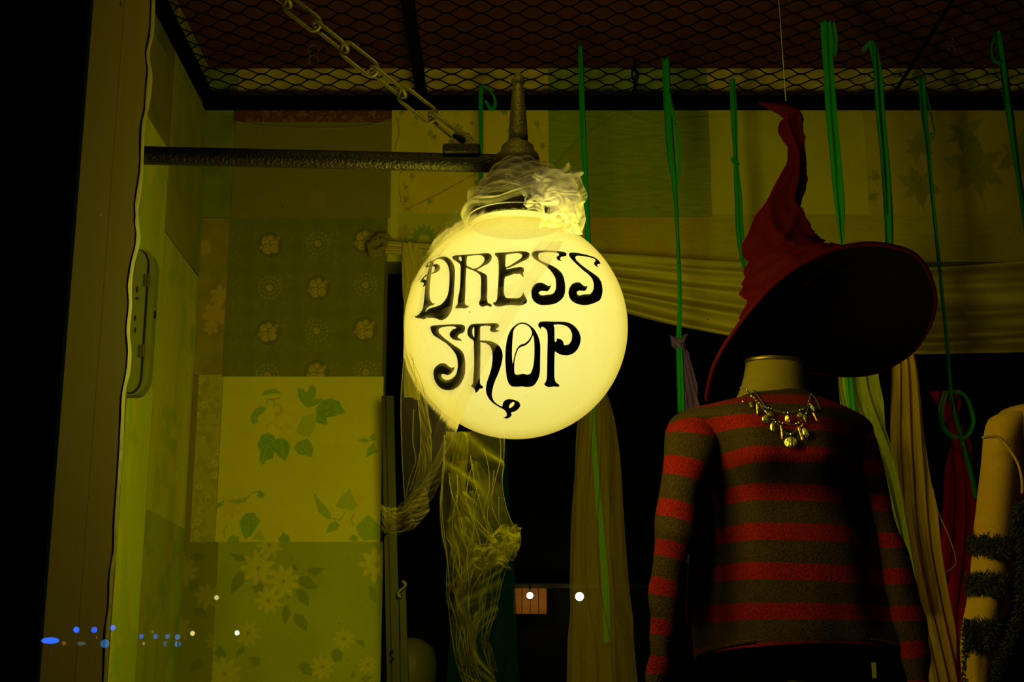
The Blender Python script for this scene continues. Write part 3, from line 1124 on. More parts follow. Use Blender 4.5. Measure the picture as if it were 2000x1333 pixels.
# ------------------------------------------------------------------ swagged cloth over the opening
swag = thing('swag_curtain', at(1500, 690, 3.9), 'pale sheer cloth swagged in long folds across the header behind the hat', 'curtain')
tops = [(1074, 335), (1130, 275), (1190, 235), (1216, 222), (1262, 240), (1330, 236), (1400, 228), (1520, 222), (1700, 224), (1850, 220), (2150, 214)]
mids = [(1074, 500), (1130, 500), (1190, 505), (1216, 508), (1262, 512), (1330, 518), (1400, 525), (1520, 530), (1700, 535), (1850, 530), (2150, 520)]
tp, md = spline(tops, 70), spline(mids, 70)
vs = []
for i in range(26):
    v = i / 25
    for j in range(70):
        x, y = tp[j] + (md[j] - tp[j]) * v
        vs.append(at(x, y, 3.955 - .02 * v - .003 * math.sin(v * 22 + j * .1)))
mesh_obj('sheer_panel', vs, grid_faces(70, 26), M['sheer'], swag, True)
b = MB(); b.tube([at(x, y, 3.952) for x, y in tp], .0022, 6); b.build('top_hem', M['sheer'], swag, True)
sw = [(752, 470, 752, 497), (800, 474, 800, 500), (860, 478, 860, 506), (960, 484, 960, 530), (1080, 490, 1080, 570), (1200, 496, 1200, 606), (1300, 502, 1300, 632),
      (1400, 510, 1400, 652), (1550, 515, 1550, 676), (1700, 520, 1700, 690), (1820, 522, 1820, 692), (1900, 518, 1900, 690), (2000, 510, 2000, 688), (2160, 500, 2160, 676)]
nu, nv = 64, 90
rr = spline(sw, nv)
vs = []
for i in range(nv):
    x0, ya, x1, yb = rr[i]
    s = i / (nv - 1)
    for j in range(nu):
        u = j / (nu - 1)
        uu = u + .02 * math.sin(s * 9 + u * 6)
        d = .030 * math.sin((max(0.0, uu) ** 1.35) * 2 * math.pi * 3.4 + 1.2 * math.sin(s * 5)) + .006 * math.sin(uu * 2 * math.pi * 7.3 + 3 * s) + .022 * nz(uu * 4, s * 5, 2)
        d *= min(1, (yb - ya) / 110)
        vs.append(at(x0, ya + (yb - ya) * u, 3.90 - d))
mesh_obj('gathered_folds', vs, grid_faces(nu, nv), M['swag'], swag, True)
# rosette where the swag is tied up, and its hanging tail
b = MB()
for k in range(7):
    a0 = k * .9
    c = at(742 + 5 * math.cos(a0), 482 + 5 * math.sin(a0), 3.93 - .006 * k)
    r0 = .040 - .0035 * k
    pv = []
    for i in range(14):
        t = i / 13
        an = a0 + t * 2.6
        for q in range(5):
            rr_ = r0 * (.35 + .65 * q / 4) * (1 + .18 * nz(an * 2, q, k))
            pv.append(c + Vector((rr_ * math.cos(an), -.012 * math.sin(q / 4 * 2.6) - .004 * nz(an * 3, k), rr_ * math.sin(an))))
    b.add(pv, grid_faces(5, 14))
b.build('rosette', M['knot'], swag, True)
cloth('hanging_tail', [(786, 474, 806, 474), (786, 520, 812, 522), (788, 600, 816, 604), (789, 700, 818, 705), (790, 775, 820, 782)], 3.88, M['swag'], swag, 18, 30, 1.5, .008, 3)
cloth('hanging_tail', [(804, 476, 822, 478), (800, 540, 832, 545), (790, 590, 815, 592)], 3.89, M['swag'], swag, 14, 20, 1.2, .008, 5)

# ------------------------------------------------------------------ wire mesh screen under the ceiling
scr = thing('wire_mesh_screen', Vector((0.3, 3.93, MZ)), 'black wire mesh screen hung flat below the ceiling', 'screen')
SX0, SX1 = atZ(404, 180, MZ).x, 2.0
CW, CD = 0.0905, 0.037
ncell = int((SX1 - SX0) / CW) + 1
wire_me = {}
for k in range(34):
    yk = 3.91 - k * CD
    par = k % 2
    if par not in wire_me:
        b = MB()
        pts = []
        for c in range(2 * ncell + 1):
            s = 1 if (c + par) % 2 else -1
            x = c * CW / 2
            for dx, f in ((-.30, .72), (-.14, 1.0), (.14, 1.0), (.30, .72)):
                pts.append(Vector((x + dx * CW / 2, s * f * CD / 2, 0.0008 * s)))
        b.tube(pts, 0.0021, 5)
        wire_me[par] = b.build('wire', M['mesh'], None, True)
        o = wire_me[par]
    else:
        o = wire_me[par].copy()
        COL.objects.link(o)
    o.parent = scr
    o.matrix_parent_inverse = Matrix.Identity(4)
    o.location = Vector((SX0, yk, MZ)) - scr.location
b = MB(); b.box((SX0 - .03, 3.915, MZ - .022), (SX1, 3.95, MZ + .012)); b.build('frame_bar', M['mesh'], scr)
b = MB(); b.box((SX0 - .03, 2.62, MZ - .016), (SX0 + .012, 3.92, MZ + .012)); b.build('frame_bar', M['mesh'], scr)
xa = atZ(824, 190, MZ).x
b = MB(); b.box((xa - .015, 2.62, MZ - .012), (xa + .017, 3.92, MZ + .006)); b.build('frame_bar', M['mesh'], scr)
xb_ = atZ(1745, 182, MZ).x
b = MB(); b.tube([(xb_, 3.92, MZ - .004), (xb_, 2.62, MZ - .004)], .0055, 8); b.build('cross_rod', M['mesh'], scr, True)


def small_chain(name, top, n, lk, rad, label, cat, group=None):
    t = thing(name, top, label, cat, group)
    for i in range(n):
        c = top - Vector((0, 0, (i + .5) * lk * .82))
        pts = []
        for q in range(16):
            a = 2 * math.pi * q / 16
            x, z = lk * .24 * math.cos(a), lk * .5 * math.sin(a)
            pts.append(c + (Vector((x, 0, z)) if i % 2 else Vector((0.3 * x, x, z))))
        bb = MB(); bb.tube(pts, rad, 6, True); bb.build('chain_link', M['mesh'], t, True)
    return t


small_chain('suspension_chain', Vector((at(1240, 150, 3.93).x, 3.93, CZ - .004)), 4, .038, .003, 'short black chain holding the wire mesh below the ceiling', 'chain')
for px, py, s, lab in ((1857, 88, .010, 'tiny wire S-hook on the mesh at the far right'), (612, 108, .015, 'bent wire hook dangling from the mesh above the chain')):
    P = at(px, py, 3.45)
    b = MB()
    pts = [P + Vector((s * math.cos(a) * (1 if a < 3.6 else -1), 0, s * 1.2 * math.sin(a) * 1.0 + (0 if a < 3.6 else -.0))) for a in np.linspace(.3, 3.4, 12)]
    pts = [Vector((P.x + s * .9 * math.cos(a), P.y, P.z + s * (1 + math.sin(a)))) for a in np.linspace(-.3, 3.9, 14)] + \
          [Vector((P.x - s * .9 * math.cos(a), P.y, P.z - s * (1 + math.sin(a)) + 0)) for a in np.linspace(.9, -3.6, 14)]
    b.tube(pts, .0013, 6)
    o = b.build('wire_hook', M['chain'], None, True)
    tag(o, lab, 'hook')

# ------------------------------------------------------------------ far lights in the dark room
lamp = thing('wall_lamp', at(1037, 1200, 8.8), 'small lit lamp on an amber wooden panel deep in the dark room', 'lamp')
b = MB()
A, B_ = at(1003, 1200, 8.9), at(1068, 1143, 8.9)
for k in range(4):
    x0 = A.x + (B_.x - A.x) * k / 4
    bb = MB(); bb.box((x0 + .002, 8.9, A.z), (x0 + (B_.x - A.x) / 4 - .002, 8.92, B_.z)); bb.build('panel_board', M['wood'], lamp)
b = MB(); b.ball(at(1035, 1164, 8.80), .020, 10); b.build('bulb', emission('warm_bulb', (1.0, .85, .55), 6), lamp, True)
b = MB(); b.tube([at(1035, 1158, 8.80), at(1035, 1148, 8.80), at(1035, 1146, 8.9)], .006, 6); b.build('arm', M['black'], lamp, True)
pl = bpy.data.lights.new('panel_light', 'POINT'); pl.energy = 0.26; pl.color = (1, .72, .30); pl.shadow_soft_size = .02
po = bpy.data.objects.new('panel_light', pl); po.location = at(1035, 1164, 8.77); COL.objects.link(po)
rl = MB(); rl.box((at(985, 1145, 8.9).x, 8.86, at(985, 1150, 8.9).z), (at(1268, 1143, 8.9).x, 8.92, at(985, 1142, 8.9).z))
tag(rl.build('shelf', M['metalgreen']), 'long narrow shelf on the rear wall beside the lamp', 'shelf')
b = MB(); b.ball(at(1132, 1166, 8.8), .027, 12)
bt = thing('pendant_bulb', at(1132, 1166, 8.8), 'round white bulb shining through the amber net panel', 'lamp')
b.build('bulb', emission('white_bulb', (1.0, .95, .75), 5), bt, True)
b = MB(); b.tube([at(1132, 1160, 8.8), at(1132, 1152, 8.84)], .007, 6); b.build('socket', M['black'], bt, True)
pl = bpy.data.lights.new('bulb_light', 'POINT'); pl.energy = 0.25; pl.color = (1, .85, .5); pl.shadow_soft_size = .02
po = bpy.data.objects.new('bulb_light', pl); po.location = at(1132, 1166, 8.74); COL.objects.link(po)

# ------------------------------------------------------------------ distant lamps across the street, seen mirrored in the pane
GPL = JY0 - 0.016
blue, cyan, amber, white = (0.010, 0.13, 1.0), (0.02, 0.25, 0.65), (1.0, .42, .06), (.85, 1.0, .75)
lamps = [(98, 1252, 7, blue, 12, 2.4), (149, 1231, 5.5, blue, 12, 1), (184, 1231, 5.5, (.01, .10, .9), 10, 1), (220, 1227, 5, (.01, .12, .9), 8, 1),
         (205, 1258, 8, cyan, 4, 1), (276, 1244, 4.5, (.01, .1, .6), 7, 1), (304, 1244, 4.5, (.02, .12, .5), 6, 1), (327, 1244, 4.5, (.03, .2, .45), 5, 1),
         (347, 1245, 5, (.05, .2, .5), 6, 1), (347, 1259, 5.5, (.02, .2, .6), 7, 1), (323, 1258, 5, (.08, .12, .3), 3, 1), (157, 1258, 4, (.10, .16, .14), 4, 2.6),
         (376, 1238, 4.5, (1, .75, .22), 9, 1), (463, 1237, 4.8, white, 11, 1), (423, 1168, 4.5, (.9, .72, .25), 7, 1), (125, 1257, 3.5, amber, 1.6, 1), (186, 1246, 3.5, amber, 1.8, 1),
         (220, 1240, 3.5, amber, 1.6, 1), (279, 1258, 3.5, (1, .75, .2), 2.5, 1), (298, 1235, 3, amber, 1.2, 1), (345, 1251, 2.5, (1, .05, .03), 2, 1)]
kinds = ['blue' if c[2] > max(c[0], c[1]) else ('white' if c[2] > .6 else ('red' if c[1] < .1 else 'amber')) for _, _, _, c, _, _ in lamps]
ORD = ['first', 'second', 'third', 'fourth', 'fifth', 'sixth', 'seventh', 'eighth', 'ninth', 'tenth', 'eleventh', 'twelfth']
lamp_label = {}
for kd in set(kinds):
    mem = sorted([i for i in range(len(lamps)) if kinds[i] == kd], key=lambda i: (lamps[i][0], lamps[i][1]))
    for q, i in enumerate(mem):
        lamp_label[i] = 'distant %s lamp mirrored low in the pane, %s %s one from the left' % (kd, ORD[q], kd)
D = 34.0
for i, (px, py, rp, col, st, asp) in enumerate(lamps):
    d = ray(px, py)
    hit = EYE + d * (GPL / d.y)
    rd = Vector((d.x, -d.y, d.z)).normalized()
    dist = D + i * .9
    P = hit + rd * dist
    rad = rp / F * (dist + 1.3)
    t = thing('distant_lamp', Vector((P.x, P.y, 0)), lamp_label[i], 'lamp', 'distant %s lamps mirrored in the pane' % kinds[i])
    b = MB(); b.ball(P, rad, 8, asp, 1, 1 / (1 if asp == 1 else 1.2)); b.build('bulb', emission('lamp_glow', col, st * .75), t, True)
    b = MB(); b.tube([Vector((P.x, P.y - rad * 1.3, 0)), Vector((P.x, P.y - rad * 1.3, P.z))], .03, 6); b.build('pole', M['black'], t, True)

# ================================================================== SIGN
sign = thing('globe_sign', GC - Vector((0, 0, GR)), 'glowing yellow globe sign lettered DRESS SHOP on a black iron arm', 'sign')
AX = Vector((at(1011, 320, GY).x, GY, 0))
zat = lambda y: at(1011, y, GY).z
px2m = lambda n, y=400: n / F * (GY / ray(1007, y).y)
# arm
b = MB()
pl_, pr_ = at(288, 304, GY), at(992, 320, GY)
dd = (pr_ - pl_)
start = pl_ - dd * ((pl_.x - (WX + .004)) / dd.x)
n = 60
b.tube([start + (pr_ + dd * .02 - start) * (i / (n - 1)) for i in range(n)], px2m(18.2, 310), 20)
b.build('arm', M['iron'], sign, True)
b = MB(); b.lathe([(.05, -.004), (.05, .004)], (0, 0, 0), 24)
fl = [Vector((v.z, v.x, v.y)) + start for v in b.v]
mesh_obj('wall_flange', fl, b.f, M['iron'], sign)
# clamp with lug
cz_ = at(902, 300, GY)
b = MB()
hw = px2m(37)
b.box((cz_.x - hw, GY - .022, cz_.z - .006), (cz_.x + hw, GY + .022, cz_.z + .010))
o = b.build('clamp', M['iron'], sign)
bv = o.modifiers.new('bevel', 'BEVEL'); bv.width = .004; bv.segments = 3
b = MB()
prof = [(-.026, 0), (-.022, .012), (-.014, .024), (0, .030), (.012, .026), (.020, .014), (.026, 0)]
lx, lz = at(902, 290, GY).x, cz_.z + .008
vs = [Vector((lx + x, GY - .005, lz + z)) for x, z in prof] + [Vector((lx + x, GY + .005, lz + z)) for x, z in prof]
k = len(prof)
b.add(vs, [tuple(range(k)), tuple(reversed(range(k, 2 * k)))] + [(i, i + k, i + k + 1, i + 1) for i in range(k - 1)])
b.build('lug', M['bronze'], o)
# finial (one casting): flange, rings, spire, knob, ball
pr = lambda half, y: (px2m(half, y), zat(y))
prof = [(.001, zat(330)), pr(30, 330), pr(41, 322), pr(43, 312), pr(41, 304), pr(34, 298), pr(33, 294), pr(31, 287), pr(26, 282), pr(20, 280), pr(19.5, 276)]
b = MB(); b.lathe(prof, (AX.x, GY, 0), 48)
b.build('flange', M['bronze'], sign, True)
prof = [pr(19.5, 279), pr(18.5, 262), pr(16, 225), pr(12.5, 185), pr(10, 170), pr(9.5, 166)]
b = MB(); b.lathe(prof, (AX.x + .001, GY, 0), 40); b.build('spire', M['bronze'], sign, True)
prof = [pr(8, 168), pr(11, 165), pr(13.5, 160), pr(13, 155), pr(9, 152), pr(8, 150), pr(7.5, 147), pr(5.5, 144), pr(3, 142.5), (.0004, zat(142))]
b = MB(); b.lathe(prof, (AX.x + .001, GY, 0), 32); b.build('knob', M['bronze'], sign, True)
# fitter cap
prof = [pr(30, 332), pr(38, 340), pr(52, 358), pr(70, 382), pr(84, 408), pr(93, 428), pr(95, 437), pr(93, 441), pr(89, 440)]
b = MB(); b.lathe(list(reversed(prof)), (GC.x + .001, GY, 0), 56)
b.build('fitter_cap', M['iron'], sign, True)
# globe
prof = []
t0 = math.asin(px2m(88) / GR)
for i in range(72):
    th = math.pi - (math.pi - t0) * i / 71
    prof.append((max(1e-4, GR * math.sin(th)), GR * math.cos(th)))
rn = px2m(88)
zn = GR * math.cos(t0)
prof += [(rn - .001, zn + .006), (rn, zn + .014), (rn + .004, zn + .022), (.001, zn + .023)]
b = MB(); b.lathe(prof, (0, 0, 0), 112, caps=False)
gm = b.build('globe', M['opal'], None, True)
gm.parent = sign
gm.location = GC - sign.location


def on_globe(px, py, off=0.0):
    d = ray(px, py).normalized()
    oc = EYE - GC
    rad = GR + off
    bq = oc.dot(d)
    disc = bq * bq - (oc.dot(oc) - rad * rad)
    if disc < 0:
        return None
    return EYE + d * (-bq - math.sqrt(disc))


def split_tris(tris, mx):
    out = []
    st = list(tris)
    while st:
        a, b_, c = st.pop()
        es = [((a[0] - b_[0]) ** 2 + (a[1] - b_[1]) ** 2, 0), ((b_[0] - c[0]) ** 2 + (b_[1] - c[1]) ** 2, 1), ((c[0] - a[0]) ** 2 + (c[1] - a[1]) ** 2, 2)]
        L, k = max(es)
        if L <= mx * mx:
            out.append((a, b_, c))
            continue
        if k == 0:
            m_ = ((a[0] + b_[0]) / 2, (a[1] + b_[1]) / 2); st += [(a, m_, c), (m_, b_, c)]
        elif k == 1:
            m_ = ((b_[0] + c[0]) / 2, (b_[1] + c[1]) / 2); st += [(a, b_, m_), (a, m_, c)]
        else:
            m_ = ((c[0] + a[0]) / 2, (c[1] + a[1]) / 2); st += [(a, b_, m_), (m_, b_, c)]
    return out


def smooth_loop(p, n=3):
    """Chaikin once or twice: the brush strokes have no hard facets."""
    for _ in range(1):
        q = []
        for i in range(len(p)):
            a, c = p[i], p[(i + 1) % len(p)]
            q.append((a[0] * .8 + c[0] * .2, a[1] * .8 + c[1] * .2))
            q.append((a[0] * .2 + c[0] * .8, a[1] * .2 + c[1] * .8))
        p = q
    return p


def paint_letter(polys, label):
    verts, faces, idx = [], [], {}
    for n_, loops in enumerate(polys):
        loops = [smooth_loop(l) for l in loops]
        flat = [q for l in loops for q in l]
        tri = tessellate_polygon([[Vector((x, y, 0)) for x, y in l] for l in loops])
        tris = split_tris([(flat[a], flat[b_], flat[c]) for a, b_, c in tri], 5.0)
        off = .0007 + .00006 * n_
        for t in tris:
            f = []
            for q in t:
                key = (round(q[0], 3), round(q[1], 3), n_)
                if key not in idx:
                    P = on_globe(q[0], q[1], off)
                    if P is None:
                        P = at(q[0], q[1], GY)
                    idx[key] = len(verts)
                    verts.append(P)
                f.append(idx[key])
            if len(set(f)) == 3:
                faces.append(tuple(f))
    o = mesh_obj('letter', verts, faces, M['letter'], None, True)
    o.parent = gm
    o.matrix_parent_inverse = Matrix.Translation(-GC)
    return o


A_ = lambda p: zp(p, 800, 470, 7.84)
B2 = lambda p: zp(p, 990, 470, 7.84)
C_ = lambda p: zp(p, 830, 610, 8.333)
D_ = lambda p: zp(p, 960, 610, 6.058)
LD = [[A_([(345, 305), (430, 262), (510, 245), (570, 252), (630, 292), (675, 360), (695, 450), (693, 560), (685, 720), (678, 850), (660, 980), (645, 1070), (600, 1150), (550, 1200), (490, 1225), (450, 1215), (400, 1192), (330, 1182), (270, 1192), (240, 1110), (270, 1060), (330, 1030), (400, 1015), (480, 985), (540, 920), (580, 850), (600, 760), (610, 640), (612, 500), (600, 420), (570, 350), (520, 300), (470, 285), (410, 290), (370, 330)])],
      [A_([(310, 370), (365, 310), (365, 370), (340, 410), (330, 520), (312, 640), (305, 760), (308, 880), (325, 930), (355, 968), (392, 956), (375, 985), (320, 1000), (270, 1030), (240, 1090), (270, 1192), (210, 1212), (170, 1195), (90, 1187), (75, 1163), (130, 1145), (180, 1085), (205, 1030), (218, 940), (232, 800), (242, 690), (262, 560), (290, 430)])],
      [A_([(230, 414), (250, 378), (300, 325), (350, 298), (370, 330), (330, 390), (285, 408)]), A_([(272, 388), (290, 345), (312, 335), (308, 378)])],
      [A_([(350, 375), (410, 358), (450, 372), (472, 410), (460, 450), (430, 480), (390, 500), (335, 518), (325, 502), (370, 480), (387, 440), (385, 400), (350, 395)])],
      [A_([(330, 500), (260, 520), (205, 560), (165, 622), (172, 642), (205, 640), (225, 665), (195, 713), (225, 705), (300, 635), (310, 600), (270, 605), (225, 600), (212, 588), (250, 545), (330, 520)])]]
LR = [[A_([(650, 270), (660, 240), (700, 228), (800, 222), (880, 215), (1000, 205), (1170, 195), (1225, 200), (1255, 225), (1260, 270), (1245, 310), (1200, 360), (1150, 380), (1100, 410), (1040, 445), (1000, 465), (975, 432), (1020, 430), (1080, 390), (1130, 340), (1150, 300), (1140, 260), (1110, 232), (1060, 224), (980, 230), (900, 238), (880, 248), (872, 300), (872, 390), (865, 480), (858, 600), (855, 750), (850, 850), (845, 960), (860, 990), (917, 1008), (880, 1030), (855, 1042), (780, 1038), (698, 1042), (703, 1015), (735, 980), (740, 890), (765, 770), (775, 640), (780, 500), (782, 375), (740, 335), (680, 300)]),
       A_([(748, 280), (765, 250), (785, 245), (800, 290), (790, 322), (770, 305)])],
      [A_([(862, 380), (900, 400), (1000, 445), (1080, 475), (1150, 510), (1187, 535), (1190, 620), (1190, 760), (1185, 880), (1195, 950), (1215, 965), (1250, 975), (1262, 1005), (1240, 1020), (1200, 1000), (1165, 1000), (1130, 1018), (1090, 1010), (1060, 975), (1068, 930), (1090, 890), (1090, 760), (1095, 640), (1090, 545), (1060, 510), (1000, 470), (862, 418)])]]
LE = [[B2([(-200, 210), (-170, 190), (-50, 183), (100, 170), (230, 165), (320, 175), (352, 210), (345, 250), (310, 290), (230, 325), (130, 375), (60, 405), (0, 430), (-60, 440), (-60, 250)]),
       B2([(0, 408), (70, 370), (150, 320), (220, 270), (235, 230), (215, 205), (150, 195), (60, 205), (-18, 217), (-22, 300), (-24, 405)])],
      [B2([(-200, 208), (-150, 255), (-130, 300), (-125, 400), (-128, 560), (-135, 690), (-145, 820), (-150, 900), (-175, 950), (-217, 948), (-195, 990), (-150, 1015), (-80, 1010), (0, 990), (90, 990), (190, 1000), (270, 980), (312, 940), (305, 900), (270, 840), (250, 783), (240, 830), (200, 880), (130, 888), (60, 885), (0, 885), (-30, 860), (-48, 800), (-45, 690), (-35, 560), (40, 540), (110, 510), (170, 515), (205, 510), (240, 555), (264, 563), (245, 505), (264, 460), (258, 425), (230, 408), (190, 405), (130, 415), (60, 430), (-25, 445), (-24, 300), (-18, 200)])]]
LS1 = [[B2([(378, 205), (395, 175), (450, 158), (560, 150), (700, 155), (800, 165), (880, 175), (917, 200), (910, 235), (870, 245), (830, 250), (812, 275), (820, 300), (848, 310), (815, 314), (780, 300), (756, 270), (765, 245), (800, 225), (795, 200), (750, 185), (640, 178), (540, 185), (490, 200), (478, 240), (495, 290), (560, 330), (650, 365), (740, 410), (800, 455), (850, 510), (880, 590), (895, 700), (890, 810), (860, 880), (800, 935), (740, 970), (640, 988), (540, 992), (470, 975), (410, 930), (380, 870), (372, 790), (385, 720), (430, 665), (500, 643), (560, 655), (600, 680), (640, 700), (675, 680), (660, 740), (620, 782), (580, 775), (530, 772), (495, 785), (485, 810), (510, 835), (545, 842), (620, 830), (690, 825), (730, 790), (750, 740), (753, 660), (745, 580), (715, 525), (660, 450), (590, 385), (500, 335), (430, 290), (390, 250)])]]
LS2 = [[B2([(945, 215), (965, 185), (1020, 183), (1100, 193), (1200, 213), (1280, 236), (1350, 262), (1400, 300), (1437, 345), (1425, 362), (1395, 360), (1380, 375), (1390, 398), (1414, 405), (1390, 410), (1350, 385), (1330, 350), (1345, 325), (1365, 315), (1340, 280), (1270, 258), (1150, 238), (1070, 232), (1045, 255), (1060, 300), (1130, 365), (1220, 435), (1310, 495), (1400, 560), (1440, 620), (1462, 700), (1468, 790), (1445, 880), (1420, 920), (1350, 955), (1260, 985), (1170, 992), (1080, 975), (1000, 935), (955, 870), (940, 800), (955, 730), (1000, 665), (1070, 638), (1120, 645), (1160, 680), (1195, 705), (1238, 690), (1222, 745), (1190, 777), (1150, 770), (1100, 768), (1070, 790), (1075, 825), (1110, 845), (1160, 830), (1210, 822), (1260, 828), (1300, 800), (1330, 740), (1330, 660), (1310, 590), (1260, 530), (1160, 450), (1050, 350), (970, 265)])]]
LS3 = [[C_([(85, 240), (120, 218), (250, 208), (400, 200), (550, 198), (620, 205), (657, 240), (650, 300), (620, 340), (590, 345), (545, 370), (530, 400), (545, 425), (580, 435), (605, 478), (570, 462), (510, 460), (450, 440), (410, 400), (398, 355), (425, 305), (460, 275), (517, 265), (500, 240), (440, 230), (330, 237), (250, 255), (220, 285), (225, 330), (270, 385), (350, 450), (450, 525), (540, 580), (600, 630), (640, 700), (655, 800), (658, 900), (650, 1020), (610, 1120), (550, 1210), (460, 1265), (370, 1275), (280, 1255), (210, 1200), (155, 1110), (135, 1010), (140, 940), (180, 880), (240, 840), (295, 828), (340, 842), (390, 885), (430, 910), (490, 891), (460, 960), (410, 1015), (360, 1028), (310, 1008), (270, 1010), (265, 1040), (300, 1090), (360, 1108), (430, 1090), (490, 1040), (520, 980), (535, 880), (530, 780), (505, 690), (440, 600), (350, 510), (240, 440), (140, 380), (100, 310)])]]
LH = [[C_([(690, 350), (690, 300), (710, 240), (750, 198), (820, 188), (950, 185), (1080, 180), (1170, 180), (1207, 205), (1205, 245), (1160, 265), (1160, 290), (1217, 303), (1170, 325), (1120, 332), (1070, 315), (1055, 280), (1075, 250), (1065, 228), (1000, 222), (920, 228), (900, 240), (898, 330), (898, 460), (905, 560), (902, 700), (900, 880), (895, 1050), (895, 1175), (947, 1210), (940, 1247), (890, 1245), (855, 1300), (820, 1317), (818, 1285), (800, 1240), (743, 1205), (780, 1165), (785, 1100), (800, 900), (800, 700), (795, 560), (795, 465), (740, 430), (705, 395)]),
       C_([(775, 270), (800, 235), (803, 330), (803, 415), (780, 385), (770, 330)])],
      [C_([(890, 460), (990, 462), (1080, 475), (1160, 510), (1220, 560), (1255, 630), (1268, 710), (1255, 800), (1230, 900), (1190, 1010), (1140, 1120), (1105, 1230), (1090, 1320)])
       + D_([(5, 1000), (30, 1060), (90, 1105), (130, 1120), (130, 1090), (150, 1050), (195, 1028), (260, 1035), (325, 1062), (344, 1105), (325, 1140), (280, 1178), (230, 1185), (240, 1220), (215, 1250), (180, 1262), (133, 1250), (175, 1238), (182, 1205), (165, 1170), (140, 1150), (80, 1120), (20, 1080), (-30, 1030), (-60, 970)])
       + C_([(988, 1240), (1010, 1130), (1050, 1020), (1085, 900), (1100, 760), (1095, 640), (1060, 550), (990, 505), (890, 488)]),
       D_([(203, 1120), (225, 1080), (260, 1060), (277, 1080), (255, 1115), (215, 1140)])]]
LO = [[D_([(175, 360), (200, 260), (240, 190), (300, 140), (350, 122), (400, 125), (450, 150), (510, 205), (555, 290), (578, 380), (578, 480), (575, 600), (575, 700), (560, 780), (520, 850), (480, 882), (420, 888), (360, 880), (300, 885), (240, 882), (205, 850), (180, 780), (168, 680), (162, 560), (165, 450)]),
       D_([(262, 200), (330, 140), (390, 140), (450, 175), (475, 220), (480, 260), (450, 320), (400, 370), (340, 385), (300, 430), (275, 500), (262, 560), (250, 620), (243, 540), (243, 420), (250, 300)]),
       D_([(493, 265), (505, 340), (508, 430), (505, 560), (490, 660), (465, 725), (430, 742), (370, 728), (310, 742), (275, 735), (268, 680), (272, 580), (290, 500), (320, 430), (350, 412), (400, 395), (440, 365), (470, 320)])]]
LP = [[D_([(550, 150), (570, 115), (620, 108), (740, 112), (860, 112), (930, 130), (990, 170), (1035, 230), (1058, 300), (1050, 370), (1020, 440), (970, 490), (900, 515), (830, 508), (780, 485), (748, 460), (745, 560), (742, 700), (745, 790), (760, 830), (802, 860), (802, 887), (740, 880), (680, 890), (650, 880), (620, 855), (645, 820), (655, 780), (658, 640), (660, 480), (665, 300), (658, 220), (630, 185), (590, 170), (585, 202), (560, 180)]),
       D_([(748, 360), (745, 260), (745, 180), (730, 150), (800, 145), (880, 160), (930, 200), (955, 260), (950, 330), (920, 380), (880, 392), (855, 390), (850, 350), (820, 320), (768, 308), (775, 335)])]]
for L_ in (LD, LR, LE, LS1, LS2, LS3, LH, LO, LP):
    paint_letter(L_, '')

# ------------------------------------------------------------------ chain from the arm up to the left wall
lug = at(905, 276, GY)
far = at(540, -12, GY)
ch = thing('support_chain', lug, 'steel link chain running up left from the black sign arm', 'chain')
cd = (far - lug)
LK = cd.length / 6.35
cd.normalize()
side_a = Vector((0, -1, 0))
side_b = cd.cross(side_a).normalized()
rl_, hwk = LK * .5 + .0055, .0125
link_me = None
ntot = int((Vector((WX, GY, 0)) - lug).x / cd.x / (LK * .98)) + 1
for i in range(ntot):
    c = lug + cd * (LK * (.98 * i + .55))
    if c.x < WX + .05:
        break
    sd = (side_a * .97 + side_b * .22).normalized() if i % 2 == 0 else (side_b * .93 + side_a * .36).normalized()
    up_ = cd.cross(sd)
    if link_me is None:
        bb = MB()
        pts = []
        hl = rl_ - hwk
        for q in range(9):
            a = -math.pi / 2 + math.pi * q / 8
            pts.append(Vector((hl + hwk * math.cos(a), hwk * math.sin(a), 0)))
        for q in range(9):
            a = math.pi / 2 + math.pi * q / 8
            pts.append(Vector((-hl + hwk * math.cos(a), hwk * math.sin(a), 0)))
        bb.tube(pts, .0033, 8, True)
        o = bb.build('chain_link', M['chain'], None, True)
        link_me = o.data
    else:
        o = bpy.data.objects.new('chain_link', link_me)
        COL.objects.link(o)
    o.parent = ch
    o.matrix_parent_inverse = Matrix.Identity(4)
    mt = Matrix((cd, sd, up_)).transposed().to_4x4()
    o.matrix_local = Matrix.Translation(c - ch.location) @ mt
ew = lug + cd * ((WX - lug.x) / cd.x)
b = MB(); b.tube([ew, ew - cd * .10], .004, 8); b.build('wall_bolt', M['chain'], ch, True)

# ------------------------------------------------------------------ tulle scarf on the globe
scarf = thing('tulle_scarf', at(1040, 430, 2.1), 'crumpled ivory tulle scarf wound round the globe sign neck and draped over its left face', 'scarf')


def globe_surf(off):
    def f(px, py):
        d = ray(px, py).normalized()
        oc = EYE - GC
        bq = -oc.dot(d)
        near = EYE + d * bq
        dist = (near - GC).length
        rad = GR + off
        if dist < rad:
            return EYE + d * (bq - math.sqrt(rad * rad - dist * dist))
        return near
    return f


rows = [(905, 415, 1118, 435), (865, 465, 1100, 472), (830, 515, 1072, 517), (806, 570, 1038, 567), (793, 625, 1008, 614), (788, 680, 978, 662), (786, 730, 950, 710),
        (784, 780, 925, 762), (784, 830, 902, 814), (785, 880, 884, 860), (787, 920, 866, 897), (790, 955, 848, 932), (792, 985, 830, 967), (780, 1005, 812, 997)]
cloth('veil', rows, GY, M['tulle'], scarf, 70, 120, 2.5, .0012, 2, .3, .003, globe_surf(.006))
